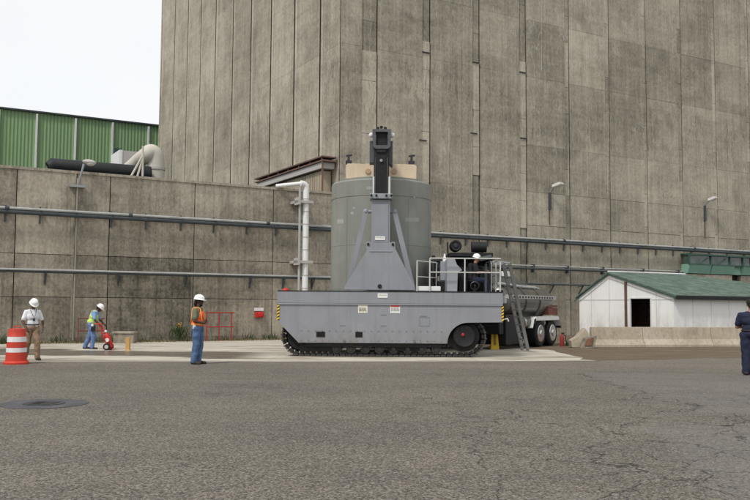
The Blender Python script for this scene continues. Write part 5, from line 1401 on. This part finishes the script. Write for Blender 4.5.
            m = MB(); m.tube([h((x, 0, .045 + .135 * math.sqrt(max(0, 1 - (x + .012) ** 2 / .137 ** 2)) * .97 + .003)) for x in [-.125 + .025 * i for i in range(10)]], .010, 6); s.add(s.raw(m), 'ridge', hatmat, hm)
        else:
            m = MB(); m.ball(h((-.01, 0, .06)), (.108, .09, .085), 16, 10, HR); m.ball(h((.085, 0, .055)), (.07, .07, .012), 14, 6, HR); s.add(remesh(m, .009, 2), 'cap', hatmat)
        s.h = h; s.HR = HR; s.hip = hip; s.ch = ch; s.lat = lat; s.TR = TR
    def foot(s, m, sd, r, boot=False):
        J = s.J; a = J['an' + sd]; t = J.get('toe' + sd, a + Vector((.17, 0, -.05)))
        heel = a + (a - t).normalized() * .03; heel.z = t.z - .002 if not boot else t.z
        heel = Vector((a.x - (t - a).x * .28, a.y - (t - a).y * .28, t.z + (.012 if a.z - t.z > .03 else a.z - t.z - .04)))
        cap(m, heel, t, r, r * .9); cap(m, a, heel.lerp(t, .25), r * 1.05, r); cap(m, a, heel.lerp(t, .6), r, r * .9)
        if boot: cap(m, a + Vector((0, 0, .07)), a, r * 1.05, r * 1.05)
    def hand(s, m, sd):
        J = s.J; w = J['wr' + sd]; d = J.get('hd' + sd); d = (Vector(d) if d else (w - J['el' + sd])).normalized()
        n = Vector(J.get('pn' + sd, (0, 1 if sd == 'R' else -1, 0))); n = (n - d * n.dot(d)).normalized()   # palm normal
        side = d.cross(n).normalized()
        if sd == 'L': side = -side
        # thumb side should point forward/up
        curl = s.J.get('curl' + sd, Vector((.5, 0, 0))).x
        M3 = Matrix((d, side, n)).transposed()
        m.ball(w + d * .045, (.052, .042, .018), 14, 10, M3)
        L = (.072, .08, .076, .06)
        for k in range(4):
            b = w + d * .082 + side * (.030 - .020 * k); l = L[k]; a1 = curl * 1.0; a2 = curl * 2.1
            p1 = b + (d * math.cos(a1) + n * math.sin(a1)) * l * .5; p2 = p1 + (d * math.cos(a2) + n * math.sin(a2)) * l * .5
            cap(m, b - d * .02, b, .0095, .0095); cap(m, b, p1, .0095, .0085); cap(m, p1, p2, .0085, .0075)
        b = w + d * .025 + side * .034; p1 = b + (d * .6 + side * .7 + n * .25).normalized() * .04; p2 = p1 + (d * .85 + side * .2 + n * .45).normalized() * .032
        cap(m, b, p1, .012, .0105); cap(m, p1, p2, .0105, .009)
    def raw(s, m):
        me = m.mesh('tmp', 'ink'); me.materials.clear(); return me
    def add(s, me, name, mat, parent=None):
        me.transform(s.M); me.name = name; me.materials.append(MATS[mat]); o = bpy.data.objects.new(name, me); COL.objects.link(o); o.parent = parent or s.root; return o
BASE = dict(hipL=(0, .095, .93), hipR=(0, -.095, .93), knL=(.01, .1, .50), knR=(.01, -.1, .50), anL=(-.02, .105, .09), anR=(-.02, -.105, .09), toeL=(.14, .125, .035), toeR=(.14, -.125, .035),
            chest=(0, 0, 1.27), neck=(.01, 0, 1.50), head=(.03, 0, 1.645), shL=(-.01, .175, 1.40), shR=(-.01, -.175, 1.40), elL=(-.03, .25, 1.12), elR=(-.03, -.25, 1.12), wrL=(.06, .25, .86), wrR=(.06, -.25, .86))
def pose(**k): d = dict(BASE); d.update(k); return d

# worker in orange vest, facing right, arms folded in front
p = ground(197, 364.2)
W1 = Person(p, R(-8), 'worker in orange vest, olive shirt and jeans with sunglasses facing the crawler, arms folded',
    pose(knL=(.03, .09, .50), anL=(.0, .1, .09), toeL=(.17, .11, .035), knR=(.0, -.09, .5), anR=(-.05, -.1, .09), toeR=(.11, -.12, .035), elR=(-.0, -.26, 1.13), wrR=(.19, -.10, 1.08), elL=(.02, .25, 1.12), wrL=(.2, .08, 1.12), hdR=(.2, .9, .1), pnR=(-1, 0, 0), hdL=(.3, -.9, .1), pnL=(-1, 0, 0)),
    'skin_dark', 'cloth_olive', 'cloth_jeans', scale=1.06, headdir=(1, .05, -.12), girth=1.04, vest='vest_orange', tape='vest_trim', longhair=True, beard=True, shades=True)
m = MB(); m.box(-.06, .02, -.205, -.165, .93, 1.03); W1.add(W1.raw(m), 'belt_pouch', 'tape_silver')
# worker in white t-shirt beside the barrel, looking down
p = ground(31, 360.3)
W2 = Person(p, R(-52), 'man in white t-shirt, white hard hat and khaki trousers looking down beside the striped barrel',
    pose(hipL=(0, .09, .92), hipR=(0, -.09, .92), knL=(.16, .11, .52), anL=(.16, .13, .10), toeL=(.33, .15, .04), knR=(-.02, -.1, .5), anR=(-.20, -.12, .11), toeR=(-.04, -.14, .035), neck=(.03, 0, 1.49), head=(.09, 0, 1.62), elL=(-.02, .3, 1.13), wrL=(.13, .27, .90), elR=(.02, -.27, 1.13), wrR=(.2, -.22, .92)),
    'skin_dark', 'cloth_white', 'cloth_khaki', scale=1.0, headdir=(1, 0, -.75))
m = MB(); m.tube([(.05, .09, 1.5), (.14, .05, 1.35), (.165, .0, 1.22), (.14, -.05, 1.35), (.05, -.09, 1.5)], .006, 6); m.box(.155, .165, -.03, .03, 1.14, 1.22); W2.add(W2.raw(m), 'lanyard', 'ink')
m = MB(); m.tube([(-.0, .09, 1.19 + .0), (.13, .03, 1.21), (.16, -.1, 1.2)], .008, 6); W2.add(W2.raw(m), 'radio_cord', 'ink')
# worker in lime vest pushing a red hand truck
p = ground(92, 349.3)
W3 = Person(p, R(0), 'bending worker in lime vest and blue shirt pushing a red hand truck',
    pose(hipL=(-.04, .09, .90), hipR=(-.04, -.09, .90), knL=(-.12, .1, .5), anL=(-.30, .11, .12), toeL=(-.13, .12, .04), knR=(.08, -.1, .48), anR=(.03, -.11, .09), toeR=(.21, -.12, .035), chest=(.04, 0, 1.22), shL=(.10, .18, 1.36), shR=(.10, -.18, 1.36), neck=(.15, 0, 1.43), head=(.25, 0, 1.52),
         elR=(.16, -.24, 1.08), wrR=(.34, -.2, .90), elL=(.2, .23, 1.08), wrL=(.38, .18, .92), hdR=(.8, 0, -.6), hdL=(.8, 0, -.6), curlR=(1.1, 0, 0), curlL=(1.1, 0, 0)),
    'skin_dark', 'cloth_blue', 'cloth_jeans_pale', scale=.98, headdir=(1, -.1, -.75), vest='vest_lime', tape='tape_silver')
m = MB(); m.box(.02, .16, -.25, -.17, .68, .86); W3.add(W3.raw(m), 'tool_bag', 'cloth_black')
m = MB(); m.box(.0, .09, -.2, -.17, .76, .95); W3.add(W3.raw(m), 'rag', 'cloth_white')
# navy clad worker at right edge
p = ground(753, 375.3)
W4 = Person(p, R(60), 'heavyset person in navy clothes and black cap with folded arms at the right edge',
    pose(elL=(.05, .25, 1.12), wrL=(.24, .04, 1.14), elR=(.05, -.25, 1.12), wrR=(.23, -.02, 1.10), hdL=(.1, -1, 0), hdR=(.1, 1, 0), pnL=(-1, 0, 0), pnR=(-1, 0, 0)),
    'skin_light', 'cloth_navy', 'cloth_navy', scale=1.06, girth=1.3, headdir=(1, .3, -.1), hat='cap', hatmat='hair_black')
# operator seated on the deck
p = T(476, 281, 28.0); seatz = p.z
W5 = Person(Vector((T(474.5, 280, 28.1).x, 28.1, seatz - .62 * .98 + .06)), R(-12), 'operator in white hard hat and dark clothes seated on the railed crawler deck',
    pose(hipL=(-.02, .1, .62), hipR=(-.02, -.1, .62), knL=(.38, .14, .62), knR=(.38, -.12, .6), anL=(.42, .14, .22), anR=(.48, -.12, .22), toeL=(.58, .15, .18), toeR=(.64, -.13, .18), chest=(.02, 0, .96), shL=(.02, .19, 1.11), shR=(.02, -.19, 1.11), neck=(.04, 0, 1.2), head=(.08, 0, 1.34), elR=(.12, -.24, .86), wrR=(.38, -.2, .88), elL=(.14, .22, .86), wrL=(.4, .15, .9), curlR=(.9, 0, 0)),
    'skin_light', 'cloth_black', 'cloth_navy', scale=.98, headdir=(1, -.35, -.25), sleeves='short')
# hand truck with red machine
p = ground(105, 350.2)
ht = root('hand_truck', p, 'red hand truck carrying a small red tank, pushed by the worker in lime vest', 'hand truck')
for sg in (-1, 1):
    m = MB(); m.tube([p + Vector((.14, sg * .16, .12)), p + Vector((-.12, sg * .16, .75)), p + Vector((-.24, sg * .16, .95)), p + Vector((-.34, sg * .16, .93))], .02, 8); build(m, 'frame_tube', 'red_paint', ht)
    m = MB(); m.lathe(p + Vector((.12, sg * .2, .13)), [(.03, -.035), (.07, -.035), (.1, -.03), (.13, -.02), (.13, .02), (.1, .03), (.07, .035), (.03, .035)], 20, 'Y'); wh = build(m, 'wheel', 'rubber', ht)
    m = MB(); m.lathe(p + Vector((.12, sg * .2, .13)), [(.01, -.04), (.07, -.038), (.07, .038), (.01, .04)], 16, 'Y'); build(m, 'rim', 'duct_grey', wh)
m = MB()
for z, x in ((.3, .07), (.6, -.06)): m.tube([p + Vector((x, -.16, z)), p + Vector((x, .16, z))], .016, 6)
loose(m, 'cross_bar', 'red_paint', ht); m = MB(); m.box(p.x + .12, p.x + .34, p.y - .15, p.y + .15, .05, .065); build(m, 'toe_plate', 'red_paint', ht)
m = MB(); RT = Matrix.Rotation(R(-18), 3, 'Y'); b = p + Vector((.2, 0, .08)); u = RT @ Vector((0, 0, 1)); m.tube([b, b + u * .04, b + u * .42, b + u * .5, b + u * .56], [.09, .11, .11, .08, .035], 18); build(m, 'tank', 'red_paint', ht)
m = MB(); m.tube([b + u * .3 + Vector((0, -.1, 0)), b + u * .3 + Vector((0, -.16, 0))], .07, 14); m.ball(b + u * .62, .05); build(m, 'gauge', 'paper', ht)
